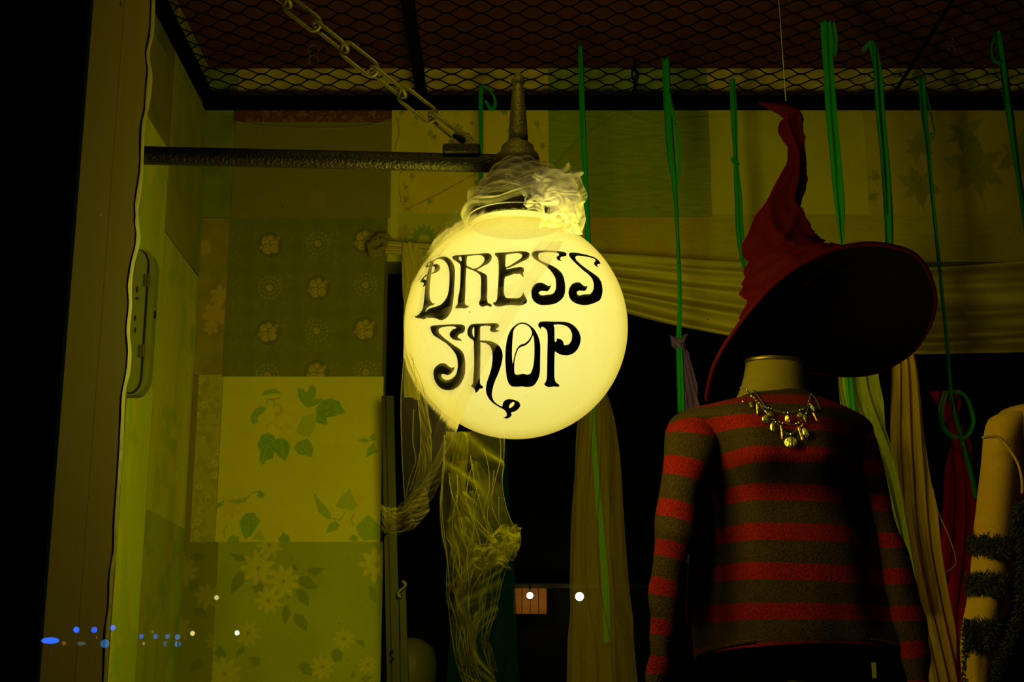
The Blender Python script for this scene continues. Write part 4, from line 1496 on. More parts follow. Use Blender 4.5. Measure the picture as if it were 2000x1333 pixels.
# folded border along the right edge of the veil: two more layers
fold = [(r[0] + (r[2] - r[0]) * f0, r[1] + (r[3] - r[1]) * f0, r[2] + 1, r[3]) for r, f0 in zip(rows[1:], (.80, .79, .78, .76, .74, .70, .66, .62, .55, .45, .3, .1, 0))]
cloth('fold', fold, GY, M['tulle'], scarf, 24, 110, 1.5, .0016, 4, .5, .002, globe_surf(.010))
cloth('fold', [(r[0] + (r[2] - r[0]) * .45, r[1] + (r[3] - r[1]) * .45, r[2], r[3]) for r in fold], GY, M['tulle'], scarf, 16, 110, 1.0, .0016, 6, .5, .002, globe_surf(.013))
cloth('fold', [(832, 612, 830, 624), (880, 598, 880, 612), (930, 580, 930, 592), (975, 562, 978, 580), (1010, 552, 1014, 574), (1030, 536, 1046, 548)], GY, M['tulle'], scarf, 8, 50, 1, .0010, 1, .3, .001, globe_surf(.012))
cloth('fold', [(932, 372, 960, 395), (890, 412, 925, 445), (862, 448, 890, 468), (840, 482, 858, 500), (818, 525, 828, 532), (800, 565, 804, 570)], GY, M['tulle'], scarf, 16, 60, 1.6, .003, 8, .4, .002, globe_surf(.012))
cloth('fold', [(790, 690, 800, 690), (806, 745, 826, 742), (816, 790, 834, 784), (822, 840, 842, 836), (818, 890, 842, 886), (812, 940, 838, 940), (790, 985, 826, 975), (775, 1005, 805, 1000)], 2.16, M['tulle_hang'], scarf, 18, 80, 2, .004, 9, .5, .003)
cloth('fold', [(874, 842, 896, 846), (855, 890, 880, 893), (832, 935, 862, 940), (800, 968, 838, 985), (775, 990, 815, 1010)], 2.13, M['tulle_hang'], scarf, 16, 50, 2, .004, 12, .5, .003)
for pth in ([(790, 690), (783, 780), (785, 880), (790, 975)], [(800, 690), (824, 750), (834, 800), (841, 850), (842, 900), (836, 950), (812, 1000)], [(806, 700), (816, 780), (822, 850), (818, 900), (800, 960)],
            [(886, 848), (868, 890), (842, 935), (815, 975)], [(872, 850), (850, 900), (822, 950), (795, 985)], [(808, 800), (806, 860), (812, 900), (800, 935), (790, 985)], [(842, 900), (834, 970), (800, 1030), (760, 1042)], [(830, 970), (790, 1000), (752, 1010)]):
    bb = MB()
    bb.tube([at(x, y, 2.12) for x, y in spline(pth, 40)], .00055, 5)
    bb.build('hem', M['tulle_edge'], scarf, True)
# knot at the lower left
cloth('knot', [(742, 985, 748, 1036), (762, 992, 760, 1042), (785, 990, 785, 1040), (812, 975, 812, 1030), (832, 950, 838, 1000)], 2.18, M['tulle_hang'], scarf, 26, 40, 3, .008, 14, .5, .012)
cloth('knot', [(750, 1005, 752, 1040), (775, 1002, 778, 1046), (805, 1000, 806, 1030)], 2.17, M['tulle_hang'], scarf, 22, 26, 3, .008, 15, .5, .010)
# the turns around the neck: crumpled bands about the lamp's axis
for k, (yc, hh, rad, tilt, ph) in enumerate(((338, 18, 50, .10, 0), (352, 20, 62, -.06, 1), (366, 22, 74, .14, 2), (384, 26, 88, .05, 3), (398, 20, 97, .10, 5), (346, 16, 58, .22, 7))):
    c = Vector((GC.x + px2m(3), GY, zat(yc)))
    vs = []
    nu, nv = 120, 14
    for i in range(nv):
        v = i / (nv - 1)
        for j in range(nu):
            a = 2 * math.pi * j / nu
            rr_ = px2m(rad) * (1 + .12 * nz(math.cos(a) * 1.6 + ph, math.sin(a) * 1.6, v * 1.2) + .04 * nz(math.cos(a) * 4 + ph, math.sin(a) * 4, v * 2))
            rr_ += px2m(rad) * (.22 * (v - .5) + .06 * math.sin(v * 11 + 3 * nz(math.cos(a) + ph, math.sin(a), ph)))
            z = (0.5 - v) * px2m(hh) * 2 + tilt * rr_ * math.cos(a) + .014 * nz(math.cos(a) * 1.2 + ph, math.sin(a) * 1.2)
            vs.append(c + Vector((rr_ * math.cos(a), rr_ * math.sin(a), z)))
    mesh_obj('neck_turn', vs, grid_faces(nu, nv, True), M['tulle_dense' if k in (0, 1, 5) else 'tulle_neck'], scarf, True)


def crumple_blob(name, cx, cy, Y, w_, h_, seed, m, parent, n=36):
    """Loose loops of net: a wavy folded patch with strong relief."""
    vs = []
    for i in range(n):
        for j in range(n):
            u, v = j / (n - 1) - .5, i / (n - 1) - .5
            q = 1 + .25 * nz(seed, u * 3, v * 3)
            x = cx + w_ * u * q + 11 * nz(u * 2.6 + seed, v * 2.6, 1)
            y = cy + h_ * v * q + 11 * nz(u * 2.6, v * 2.6 + seed, 5)
            d = .036 * nz(u * 2.8 + seed, v * 2.8, seed) + .014 * nz(u * 6, v * 6 + seed, seed) + .02 * (u * u + v * v) * 2
            vs.append(at(x, y, Y + d))
    return mesh_obj(name, vs, grid_faces(n, n), m, parent, True)


for k, (cx, cy, w_, h_) in enumerate(((1085, 362, 90, 60), (1110, 385, 60, 80), (1070, 385, 110, 60), (1095, 415, 80, 60), (1030, 352, 90, 44), (1120, 420, 38, 70), (1075, 350, 70, 50))):
    crumple_blob('bunched_loop', cx, cy, 2.10 + .008 * k, w_, h_, k * 3.1 + 1, M['tulle_dense' if k in (0, 2, 4) else 'tulle_neck'], scarf)
cloth('fold', [(1095, 425, 1125, 425), (1098, 440, 1130, 440), (1105, 455, 1132, 458)], 2.09, M['tulle_dense'], scarf, 14, 16, 2, .005, 3)

# ------------------------------------------------------------------ long tulle streamer below the globe
st = thing('tulle_streamer', at(930, 1333, 2.35), 'long crumpled ivory tulle streamer hanging below the globe sign', 'scarf')
srows = [(868, 845, 985, 835), (866, 900, 984, 890), (862, 950, 981, 940), (860, 1005, 992, 1000), (866, 1060, 1012, 1050), (876, 1110, 986, 1105), (870, 1160, 976, 1165), (879, 1205, 966, 1215),
         (884, 1260, 950, 1265), (896, 1310, 960, 1315), (908, 1345, 972, 1350), (918, 1390, 975, 1390)]
cloth('streamer_layer', srows, 2.38, M['tulle_stream'], st, 60, 110, 1.1, .010, 21, .6, .004)


def srow_at(y):
    ys = [r[1] for r in srows]
    k = max(0, min(len(ys) - 2, next((q for q in range(len(ys) - 1) if ys[q + 1] > y), len(ys) - 2)))
    f = (y - ys[k]) / (ys[k + 1] - ys[k])
    return srows[k][0] + (srows[k + 1][0] - srows[k][0]) * f, srows[k][2] + (srows[k + 1][2] - srows[k][2]) * f


sr = random.Random(17)
for k in range(9):
    u0 = sr.uniform(.12, .85)
    wd0 = sr.uniform(.10, .34)
    y0, y1 = sr.choice([845, 845, 900, 960, 1010]), sr.choice([1390, 1390, 1300, 1200])
    rws = []
    for q in range(9):
        y = y0 + (y1 - y0) * q / 8
        L_, R2 = srow_at(y)
        uc = min(.95, max(.05, u0 + .30 * nz(q * .45 + k * 3.7, k) * (1 if q else .4)))
        wv = wd0 * (.65 + .8 * abs(nz(q * .6, k * 2.1, 4)))
        a, c = max(0, uc - wv / 2), min(1, uc + wv / 2)
        rws.append((L_ + (R2 - L_) * a, y, L_ + (R2 - L_) * c, y + 8 * nz(q, k)))
    cloth('streamer_band', rws, 2.375 - .005 * k, M['tulle_stream'], st, 18, 90, .8, .008, 30 + k, .6, .004)
for k in range(16):
    u0 = k / 15
    y0, y1 = sr.uniform(850, 1060), sr.uniform(1180, 1400)
    if k in (0, 15):
        y0, y1 = 850, 1390
    pts = []
    for q in range(12):
        y = y0 + (y1 - y0) * q / 11
        L_, R2 = srow_at(y)
        uu = u0 if k in (0, 15) else min(.98, max(.02, u0 + .26 * nz(q * .35 + k * 5.1, k * 1.3)))
        pts.append((L_ + (R2 - L_) * uu, y))
    bb = MB()
    bb.tube([at(x, y, 2.335 + .01 * nz(x * .02, y * .02)) for x, y in spline(pts, 60)], .00055, 5)
    bb.build('hem', M['tulle_edge'], st, True)
crumple_blob('bow_tuft', 985, 1060, 2.32, 56, 60, 4.4, M['tulle_stream'], st)
crumple_blob('bow_tuft', 1000, 1052, 2.32, 34, 46, 8.4, M['tulle_stream'], st)
crumple_blob('bow_tuft', 960, 1085, 2.325, 70, 46, 12.4, M['tulle_stream'], st)
cloth('tail', [(946, 1255, 958, 1255), (950, 1285, 966, 1285), (955, 1310, 972, 1312)], 2.33, M['tulle_stream'], st, 16, 20, 3, .004, 5)

# ------------------------------------------------------------------ green ribbons
RIB = [
    ('knotted loop and one tail, left of the spire', [(940, 168, 9), (939, 210, 9), (939, 300, 8), (938, 395, 8)], [(940, 168, 6), (958, 178, 6), (968, 200, 6), (960, 214, 6), (948, 196, 5)]),
    ('nearest right of the spire, running down behind the globe', [(1133, 85, 7), (1136, 180, 10), (1140, 290, 11), (1145, 400, 11), (1150, 520, 12), (1156, 700, 12), (1160, 850, 13), (1168, 960, 13), (1178, 1080, 14), (1184, 1180, 14), (1186, 1258, 12)], None),
    ('split strand ending on the violet cloth', [(1300, 112, 15), (1304, 210, 17), (1310, 300, 17), (1318, 370, 10), (1324, 470, 8), (1328, 580, 9), (1326, 660, 9), (1328, 720, 12), (1330, 806, 12)], [(1306, 180, 6), (1322, 260, 7), (1327, 320, 9), (1319, 372, 6)]),
    ('single strand with a small knot, left of the hat', [(1430, 154, 12), (1434, 230, 13), (1437, 312, 9), (1442, 380, 13), (1446, 460, 14), (1455, 525, 8)], [(1428, 308, 5), (1436, 318, 9), (1445, 322, 6)]),
    ('widest strand, just right of the hat point', [(1612, 40, 18), (1618, 130, 18), (1624, 220, 20), (1632, 310, 20), (1640, 400, 18), (1643, 450, 10), (1646, 500, 8)], [(1624, 45, 10), (1630, 80, 12), (1630, 110, 10)]),
    ('broad doubled strand, second right of the hat point', [(1704, 84, 13), (1716, 150, 14), (1722, 230, 15), (1730, 330, 18), (1735, 420, 19), (1737, 490, 18)], [(1685, 100, 8), (1695, 88, 8), (1706, 92, 9), (1712, 200, 9), (1722, 310, 8), (1730, 420, 6)]),
    ('narrow strand falling from the mesh to the scarlet cloth', [(1800, 150, 14), (1804, 220, 14), (1812, 290, 11), (1820, 380, 9), (1830, 480, 9), (1842, 600, 9), (1852, 700, 9), (1858, 770, 9), (1866, 810, 10), (1880, 860, 10), (1896, 920, 11), (1908, 975, 10)],
     [(1808, 180, 4), (1822, 240, 4), (1826, 258, 4), (1815, 262, 4)]),
    ('strand with an open loop at the far right', [(1948, 60, 16), (1958, 120, 18), (1966, 180, 20), (1974, 230, 16), (1986, 320, 10), (2000, 410, 9), (2014, 500, 9)], [(1944, 70, 7), (1936, 95, 7), (1942, 118, 7), (1955, 122, 6)]),
]


def ribbon_mesh(path, Y, seed, n=70, nu=7):
    pp = spline(path, n)
    vs = []
    for i in range(n):
        x, y, wd = pp[i]
        i2, i1 = min(i + 1, n - 1), max(i - 1, 0)
        tx, ty = pp[i2][0] - pp[i1][0], pp[i2][1] - pp[i1][1]
        L = math.hypot(tx, ty) + 1e-6
        nx_, ny_ = -ty / L, tx / L
        tw = .5 * nz(i * .06 + seed, seed)
        for j in range(nu):
            u = j / (nu - 1) - .5
            P = at(x - nx_ * wd * u, y - ny_ * wd * u, Y)
            d = .006 * math.sin(u * 9 + seed + i * .05) + u * wd * .0012 * tw
            vs.append(P + Vector((0, d, 0)))
    return vs, grid_faces(nu, n)


RY = []
for k, (lab, path, loop) in enumerate(RIB):
    Yr = min(3.86, max(3.25, atZ(path[0][0], path[0][1], MZ - .004).y))
    RY.append(Yr)
    vs, fs = ribbon_mesh(path, Yr, k * 1.3)
    rb = thing('ribbon', at(path[0][0], path[0][1], Yr), 'green ribbon on the mesh, ' + lab, 'ribbon', 'green ribbons hanging from the wire mesh')
    o = mesh_obj('strand', vs, fs, M['ribbon'], rb, True)
    sd = o.modifiers.new('thickness', 'SOLIDIFY'); sd.thickness = .0006
    if loop:
        vs, fs = ribbon_mesh(loop, Yr - .006, k + 9.0, 40, 5)
        o = mesh_obj('loop', vs, fs, M['ribbon'], rb, True)
    if k == 6:
        for lp in ([(1848, 764, 8), (1840, 790, 10), (1838, 820, 12), (1850, 846, 12), (1872, 856, 10)], [(1860, 764, 8), (1882, 772, 9), (1896, 800, 12), (1900, 828, 13), (1890, 850, 12), (1876, 858, 8)]):
            vs, fs = ribbon_mesh(lp, Yr - .05, 2.2 + len(lp), 40, 5)
            mesh_obj('bow_loop', vs, fs, M['ribbon'], rb, True)
# ribbon that continues over the lime cloth under the hat brim belongs to the widest strand
vs, fs = ribbon_mesh([(1646, 480, 8), (1652, 600, 11), (1656, 735, 13), (1664, 800, 13), (1668, 830, 10)], RY[4] - .01, 5.0)
lower = mesh_obj('lower_strand', vs, fs, M['ribbon'], None, True)
for o in list(bpy.data.objects):
    if o.name.startswith('ribbon') and o.get('label', '').find('widest') >= 0:
        lower.parent = o
        lower.matrix_parent_inverse = Matrix.Translation(-Vector(o.location))

# ------------------------------------------------------------------ tied hanging cloths
def hung(name, label, mkey, rows, Y, pl_, amp, seed, nu=80, nv=60):
    t = thing(name, at(rows[-1][0], min(1333, rows[-1][1]), Y), label, 'curtain', None)
    cloth('cloth_panel', rows, Y, M[mkey], t, nu, nv, pl_, amp, seed, .35)
    return t


YA = RY[1] - .03
c1 = hung('hanging_cloth', 'amber net panel hanging behind and right of the globe', 'amber', [(1146, 700, 1166, 700), (1132, 800, 1196, 798), (1124, 870, 1207, 868), (1117, 1000, 1218, 1000), (1113, 1150, 1229, 1150), (1110, 1260, 1240, 1260), (1107, 1400, 1254, 1400)], YA, 4, .006, 2)
cloth('cloth_panel', [(1146, 700, 1160, 700), (1140, 800, 1180, 800), (1130, 900, 1186, 900), (1122, 1100, 1196, 1100), (1118, 1400, 1206, 1400)], YA + .06, M['amber'], c1, 60, 60, 3, .006, 5, .2)
YT = 3.55
c2 = hung('hanging_cloth', 'dark teal net panel hanging behind the tulle streamer', 'teal', [(955, 700, 975, 700), (935, 850, 990, 850), (915, 980, 996, 980), (895, 1120, 1004, 1120), (880, 1250, 1010, 1250), (862, 1400, 1016, 1400)], YT, 3, .006, 7)
c3 = hung('hanging_cloth', 'violet cloth knotted to a green ribbon left of the hat', 'violet', [(1315, 658, 1330, 660), (1318, 680, 1336, 682), (1330, 700, 1348, 702), (1332, 760, 1362, 762), (1330, 850, 1374, 850), (1326, 960, 1384, 960), (1322, 1100, 1392, 1100)], RY[2] + .015, 3, .008, 9)
crumple_blob('knot', 1325, 668, RY[2] - .01, 26, 26, 3.0, M['violet'], c3, 16)
c4 = hung('hanging_cloth', 'lime green net panel showing beneath the hat brim', 'lime', [(1640, 500, 1670, 500), (1636, 640, 1704, 640), (1634, 735, 1712, 730), (1640, 800, 1726, 800), (1660, 880, 1742, 880), (1690, 960, 1760, 960), (1730, 1050, 1780, 1050), (1770, 1180, 1800, 1180)], RY[4] + .02, 3, .006, 11)
c5 = hung('hanging_cloth', 'mustard net panel right of the striped sweater', 'mustard', [(1738, 480, 1756, 480), (1742, 640, 1772, 640), (1741, 735, 1790, 720), (1742, 850, 1808, 850), (1752, 960, 1822, 960), (1772, 1060, 1838, 1060), (1796, 1180, 1856, 1180), (1812, 1300, 1872, 1300), (1824, 1400, 1884, 1400)], RY[5] - .03, 3, .006, 13)
b = MB()
hem = [(1822, 955), (1832, 1000), (1852, 1045), (1866, 1088), (1864, 1106), (1848, 1118)]
b.tube([at(x, y, RY[5] - .03) for x, y in spline(hem, 30)], .0014, 6)
b.build('stray_hem', M['mustard'], c5, True)
c6 = hung('hanging_cloth', 'scarlet net cloth tied with a green ribbon bow at the far right', 'scarlet', [(1818, 765, 1878, 762), (1826, 785, 1876, 788), (1842, 815, 1874, 818), (1852, 845, 1880, 846), (1856, 860, 1890, 860), (1848, 920, 1906, 920), (1842, 1000, 1914, 1000), (1838, 1100, 1916, 1100), (1836, 1200, 1918, 1200), (1850, 1300, 1922, 1300), (1850, 1400, 1926, 1400)], RY[6] + .02, 3, .007, 15)

# ------------------------------------------------------------------ electrical box on the left wall
ebY = 2.98
zt, zb = atX(297, 483, -.79).z, atX(270, 762, -.79).z
xr = at(296, 600, ebY).x
xs = xr - .013
box = thing('switch_box', Vector((WX, ebY + .1, zb)), 'grey-green metal switch box on the left wall, half hidden by the reveal', 'box')


def rounded_slab(x0, x1, y0, y1, z0, z1, r, round_side):
    """Slab in the XZ plane with its right-hand corners rounded."""
    pr_ = [(x0, z0)]
    if round_side:
        for k in range(7):
            a = -math.pi / 2 + math.pi / 2 * k / 6
            pr_.append((x1 - r + r * math.cos(a), z0 + r * 1.6 + r * 1.6 * math.sin(a)))
        for k in range(7):
            a = math.pi / 2 * k / 6
            pr_.append((x1 - r + r * math.cos(a), z1 - r * 1.6 + r * 1.6 * math.sin(a)))
    else:
        pr_ += [(x1, z0), (x1, z1)]
    pr_.append((x0, z1))
    n_ = len(pr_)
    bb = MB()
    bb.add([(x, y0, z) for x, z in pr_] + [(x, y1, z) for x, z in pr_],
           [tuple(range(n_)), tuple(reversed(range(n_, 2 * n_)))] + [(i, i + n_, (i + 1) % n_ + n_, (i + 1) % n_) for i in range(n_)])
    return bb


bx = rounded_slab(WX + .002, xs - .004, ebY + .003, ebY + .045, zb + .004, zt - .004, .022, True).build('case', M['boxgreen'], box)
rounded_slab(WX + .012, xs, ebY + .008, ebY + .043, zb + .002, zt - .002, .024, True).build('gasket', M['black'], box)
lid = rounded_slab(WX + .02, xr, ebY + .012, ebY + .046, zb, zt, .030, True).build('lid', M['boxgreen'], box)
b = MB()
for yk in (545, 578): pass
for py, ln, sl in ((566, .016, 0), (583, .011, 1), (622, .014, 0), (645, .013, 0)):
    P = at(268 if py < 600 else 264, py, ebY + .002)
    bb = MB()
    bb.ball(P, .0028, 8, 1.5 if sl else .7, .4, ln / .0056 * (.55 if sl else 1))
    bb.build('slot', M['black'], bx, True)
for py in (549, 686):
    P = at(288 if py < 600 else 278, py, ebY)
    hg = MB(); hg.box((P.x - .004, ebY - .004, P.z - .014), (P.x - .001, ebY + .004, P.z + .014)); hg.box((P.x + .001, ebY - .004, P.z - .014), (P.x + .0045, ebY + .004, P.z + .014))
    hg.build('hinge', M['hinge'], box)
b = MB(); P = at(294, 615, ebY + .03); b.ball(P, .013, 12, 1, 1, 1.05); b.build('knob', M['black'], box, True)

# ------------------------------------------------------------------ metal upright at the edge of the opening
up = thing('metal_upright', at(770, 1333, 3.9), 'olive metal upright with bolts beside the papered pier', 'stand')
b = MB()
for xa_, xb2, wd, Yk in ((752, 764, 12, 3.86), (762, 776, 14, 3.84)):
    bb = MB(); bb.bar(at(xa_, 775, Yk), at(xb2, 1400, Yk), px2m(wd) * 1.75, .02, (1, 0, 0)); bb.build('rail', M['metalgreen'], up)
bb = MB(); bb.bar(at(786, 1150, 3.82), at(794, 1400, 3.82), .017, .02, (1, 0, 0)); bb.build('rail', M['metalgreen'], up)
bb = MB()
bb.tube([at(785, 1135 + 34 * t, 3.81) + Vector((.010 * math.sin(t * 6.28), 0, 0)) for t in np.linspace(0, 1, 16)], .006, 8)
bb.build('latch', M['hinge'], up, True)
for px, py in ((753, 1028), (753, 1042), (765, 1273), (766, 1288), (763, 1027)):
    bb = MB(); bb.ball(at(px, py, 3.825), .0052, 8); bb.build('bolt', M['black'], up, True)
b = MB(); b.lathe([(.004, 0), (.055, .0), (.075, .05), (.078, .11), (.066, .16), (.03, .185), (.001, .19)], at(802, 1372, 4.4), 32)
tag(b.build('ceramic_jar', M['pale'], None, True), 'pale rounded jar low behind the metal upright', 'jar')

# ------------------------------------------------------------------ dress form with sweater, skirt, necklace
MYY = 2.58
S1 = lambda p: [(1250 + a / 2.106, 700 + b_ / 2.106, 1250 + c / 2.106, 700 + d / 2.106) for a, b_, c, d in p]
form = thing('dress_form', at(1510, 1333, MYY), 'cream linen dress form with a brass neck plate, under the hat', 'mannequin')
vs, fs = tube_rings([(1457, 708, 1571, 714), (1455, 722, 1572, 726), (1451, 742, 1573, 745), (1445, 762, 1575, 766), (1436, 780, 1584, 784), (1420, 790, 1610, 795), (1410, 840, 1640, 850), (1420, 900, 1650, 905), (1440, 960, 1660, 970), (1455, 1060, 1660, 1060), (1460, 1120, 1655, 1120), (1470, 1180, 1650, 1180)], MYY + .015, lambda t: .8 if t < .36 else .36, 40, 70)
mesh_obj('body', vs, fs + [tuple(reversed(range(40)))], M['linen'], form, True)
c_ = at(1513.5, 709, MYY + .015)
b = MB(); rr0 = px2m(57.5) * (MYY + .015) / GY
b.lathe([(rr0 * .985, -.004), (rr0 * 1.0, .0), (rr0 * 1.0, .003), (rr0 * .96, .0045), (.001, .005)], (0, 0, 0), 48)
vv = [Vector((v.x, v.y * .8, v.z - .04 * v.x)) + c_ for v in b.v]
mesh_obj('neck_plate', vv, b.f, M['brass'], form, True)
b = MB(); b.tube([at(1555, 1330, MYY), Vector((at(1555, 1330, MYY).x, MYY, .66))], .018, 12); b.lathe([(.16, .0), (.16, .012), (.03, .03)], Vector((at(1555, 1330, MYY).x, MYY, .652)), 32)
b.build('stand', M['black'], form, True)

sweater = thing('sweater', at(1510, 1275, MYY), 'boiled wool sweater in red and brown stripes on the dress form', 'sweater')
rings = S1([(452, 160, 702, 152), (440, 142, 698, 138), (405, 165, 735, 160), (300, 190, 815, 192), (180, 218, 905, 238), (122, 255, 950, 282), (112, 310, 962, 345), (140, 375, 968, 400), (170, 440, 970, 445), (195, 500, 972, 520), (205, 570, 972, 600), (208, 700, 980, 720), (205, 800, 995, 830), (195, 930, 1014, 960), (190, 1050, 1034, 1055), (205, 1150, 1062, 1150), (222, 1236, 1074, 1212), (228, 1240, 1068, 1214)])


def sw_disp(P, v, t, rad):
    s = math.sin(t)
    bust = 0
    if s > 0:
        for cx in (.33, .67):
            uu = (1 - math.cos(t)) / 2
            bust += .058 * math.exp(-((uu - cx) / .19) ** 2 - (max(0, v - .47) / .075) ** 2 - (min(0, v - .47) / .17) ** 2)
        hem = max(0, (v - .86) / .14)
        dz = hem * .030 * s
    else:
        dz = 0
    uu = (1 - math.cos(t)) / 2
    if s > 0:
        ss = min(1, max(0, (v - .30) / .10)) * min(1, max(.25, (1.0 - v) / .16))
        bust -= .085 * ss * math.exp(-((uu - .13) / .105) ** 2)
        bust -= .030 * ss * math.exp(-((uu - .93) / .08) ** 2)
    f = .006 * nz(P.x * 9, P.z * 5, P.y * 5) * min(1, v * 4) + .004 * nz(P.x * 24, P.z * 7, 3) * max(0, v - .4)
    return Vector((0, -bust - f * 2.0, dz)) + rad.normalized() * f


NSG, NRG = 72, 150
vs, fs = tube_rings(rings, MYY, lambda t: .58 if t < .12 else (.58 - (t - .12) * .45 if t < .3 else .50 - (t - .3) * .26), NSG, NRG, sw_disp)
body = mesh_obj('body', vs, fs, M['wool'], sweater, True)
# stripe coordinate: measured down the front of the garment in the photo (period about 75 px)
red_starts = [150, 236, 366, 520, 682, 846, 1010, 1168, 1330]


def stripe_v(yz):
    """garment height (zoomed photo rows) -> stripe phase; integers are the tops of red bands."""
    r = red_starts
    if yz <= r[0]:
        return (yz - r[0]) / 100.0
    for i in range(len(r) - 1):
        if yz < r[i + 1]:
            return i + (yz - r[i]) / (r[i + 1] - r[i])
    return len(r) - 1 + (yz - r[-1]) / 160.0


def set_uv(o, vals):
    uvl = o.data.uv_layers.new(name='UVMap')
    lv = np.empty(len(o.data.loops), np.int32)
    o.data.loops.foreach_get('vertex_index', lv)
    out = np.zeros((len(lv), 2), np.float32)
    out[:, 1] = np.array(vals, np.float32)[lv]
    uvl.data.foreach_set('uv', out.ravel())


ringy = []
for i in range(NRG):
    ringy.append((project(vs[i * NSG + NSG // 4])[1] - 700) * 2.106)
for i in range(1, NRG):
    ringy[i] = max(ringy[i], ringy[i - 1] + .01)
set_uv(body, [stripe_v(ringy[i]) - .02 for i in range(NRG) for j in range(NSG)])
b = MB()
rim = [Vector(v) for v in vs[(NRG - 1) * NSG:(NRG) * NSG]]
b.tube(rim, .0042, 8, True)
hm = b.build('hem_roll', M['wool'], sweater, True)
set_uv(hm, [.6] * len(hm.data.vertices))
b = MB()
rim = [Vector(v) for v in vs[1 * NSG:2 * NSG]]
b.tube(rim, .0045, 8, True)
hm = b.build('collar', M['wool'], sweater, True)
set_uv(hm, [.6] * len(hm.data.vertices))


def sleeve(rgs, red, seed, Yf):
    r_ = S1(rgs)
    v_, f_ = tube_rings(r_, Yf, .85, 40, 120, lambda P, v, t, rad: rad.normalized() * (.009 * nz(P.x * 16 + seed, P.z * 11, P.y * 9) + .004 * math.sin(P.z * 95 + seed + 2 * t) * max(0, v - .35)))
    o = mesh_obj('sleeve', v_, f_ + [tuple(reversed(range(40)))], M['wool'], sweater, True)
    vals = []
    for i in range(120):
        yz = (project((v_[i * 40] + v_[i * 40 + 20]) / 2)[1] - 700) * 2.106
        k = 0
        if yz <= red[0]:
            s = (yz - red[0]) / 130
        else:
            s = len(red) - 1 + (yz - red[-1]) / 150
            for q in range(len(red) - 1):
                if red[q] <= yz < red[q + 1]:
                    s = q + (yz - red[q]) / (red[q + 1] - red[q])
        vals += [s - .02] * 40
    set_uv(o, vals)
    return o


sleeve([(150, 262, 330, 250), (112, 300, 330, 330), (92, 400, 285, 440), (80, 520, 238, 560), (70, 650, 215, 690), (62, 770, 190, 800), (52, 890, 165, 920), (45, 1030, 150, 1050), (38, 1180, 118, 1190), (28, 1310, 102, 1315), (20, 1420, 96, 1420)],
       [255, 425, 600, 765, 915, 1080, 1230, 1400], 1.0, lambda t: MYY - .015 - .075 * min(1, t * 2.2))
sleeve([(800, 300, 940, 262), (850, 330, 975, 340), (900, 430, 998, 440), (935, 550, 1022, 560), (962, 680, 1062, 690), (985, 800, 1108, 800), (1000, 900, 1138, 900), (1022, 1000, 1165, 1000), (1050, 1120, 1184, 1120), (1075, 1230, 1190, 1230), (1090, 1340, 1190, 1340), (1095, 1420, 1188, 1420)],
       [270, 430, 570, 725, 870, 1025, 1170, 1330], 5.0, lambda t: MYY - .005 - .02 * t)
b = MB(); P = at(1708, 1310, MYY - .12); b.box((P.x - .004, P.y, P.z - .013), (P.x + .003, P.y + .002, P.z + .013)); b.build('care_tag', M['pale'], sweater)

vs, fs = tube_rings([(1410, 1230, 1715, 1230), (1400, 1290, 1722, 1290), (1390, 1400, 1735, 1400), (1380, 1600, 1750, 1600)], MYY + .04, .30, 48, 30)
tag(mesh_obj('skirt', vs, fs, M['blackcloth'], None, True), 'black skirt on the dress form below the striped sweater', 'skirt')

# necklace lies on the sweater: points dropped onto its front
bvh = BVHTree.FromPolygons([Vector(v) for v in body.data.vertices[:] and [x.co for x in body.data.vertices]], [tuple(p.vertices) for p in body.data.polygons])


def on_sweater(zx, zy, off=.004):
    px, py = 1420 + zx / 6.06, 680 + zy / 6.06
    d = ray(px, py).normalized()
    h = bvh.ray_cast(EYE, d)
    if h[0] is None or h[0].y > MYY:
        return at(px, py, MYY - .07)
    return h[0] - d * off


neck = thing('necklace', on_sweater(755, 1115), 'tiered silver and copper charm necklace on the striped sweater', 'necklace')
strands = [[(150, 470), (235, 500), (310, 580), (380, 650), (440, 700), (480, 715), (530, 725), (600, 750), (680, 770), (725, 770), (800, 755), (870, 735), (940, 700), (970, 640), (985, 580), (1000, 545)],
           [(235, 500), (290, 560), (370, 650), (450, 750), (530, 850), (580, 880), (620, 882), (660, 890), (740, 905), (820, 900), (850, 885), (900, 835), (950, 740), (975, 670), (990, 600), (1000, 545)],
           [(580, 880), (640, 940), (700, 1010), (750, 1025), (800, 990), (850, 950), (895, 905)],
           [(300, 500), (350, 545), (400, 620), (460, 700), (480, 720)], [(1000, 545), (1060, 620), (1090, 690), (1105, 725)]]
for s in strands:
    b = MB()
    b.tube([on_sweater(x, y, .005) for x, y in spline(s, 50)], .0009, 6)
    b.build('cord', M['cord'], neck, True)
bead_pts = [(235, 500), (290, 572), (318, 590), (345, 625), (378, 650), (490, 712), (525, 722), (680, 768), (722, 768), (865, 737), (897, 730), (970, 630), (985, 668), (455, 750), (475, 765), (540, 845), (560, 850),
            (578, 878), (622, 878), (660, 892), (820, 897), (852, 885), (715, 1018), (755, 1023), (900, 905), (885, 925), (1000, 548), (938, 778)]
for x, y in bead_pts:
    b = MB(); b.ball(on_sweater(x, y, .006), .0022, 7); b.build('bead', M['silver'], neck, True)


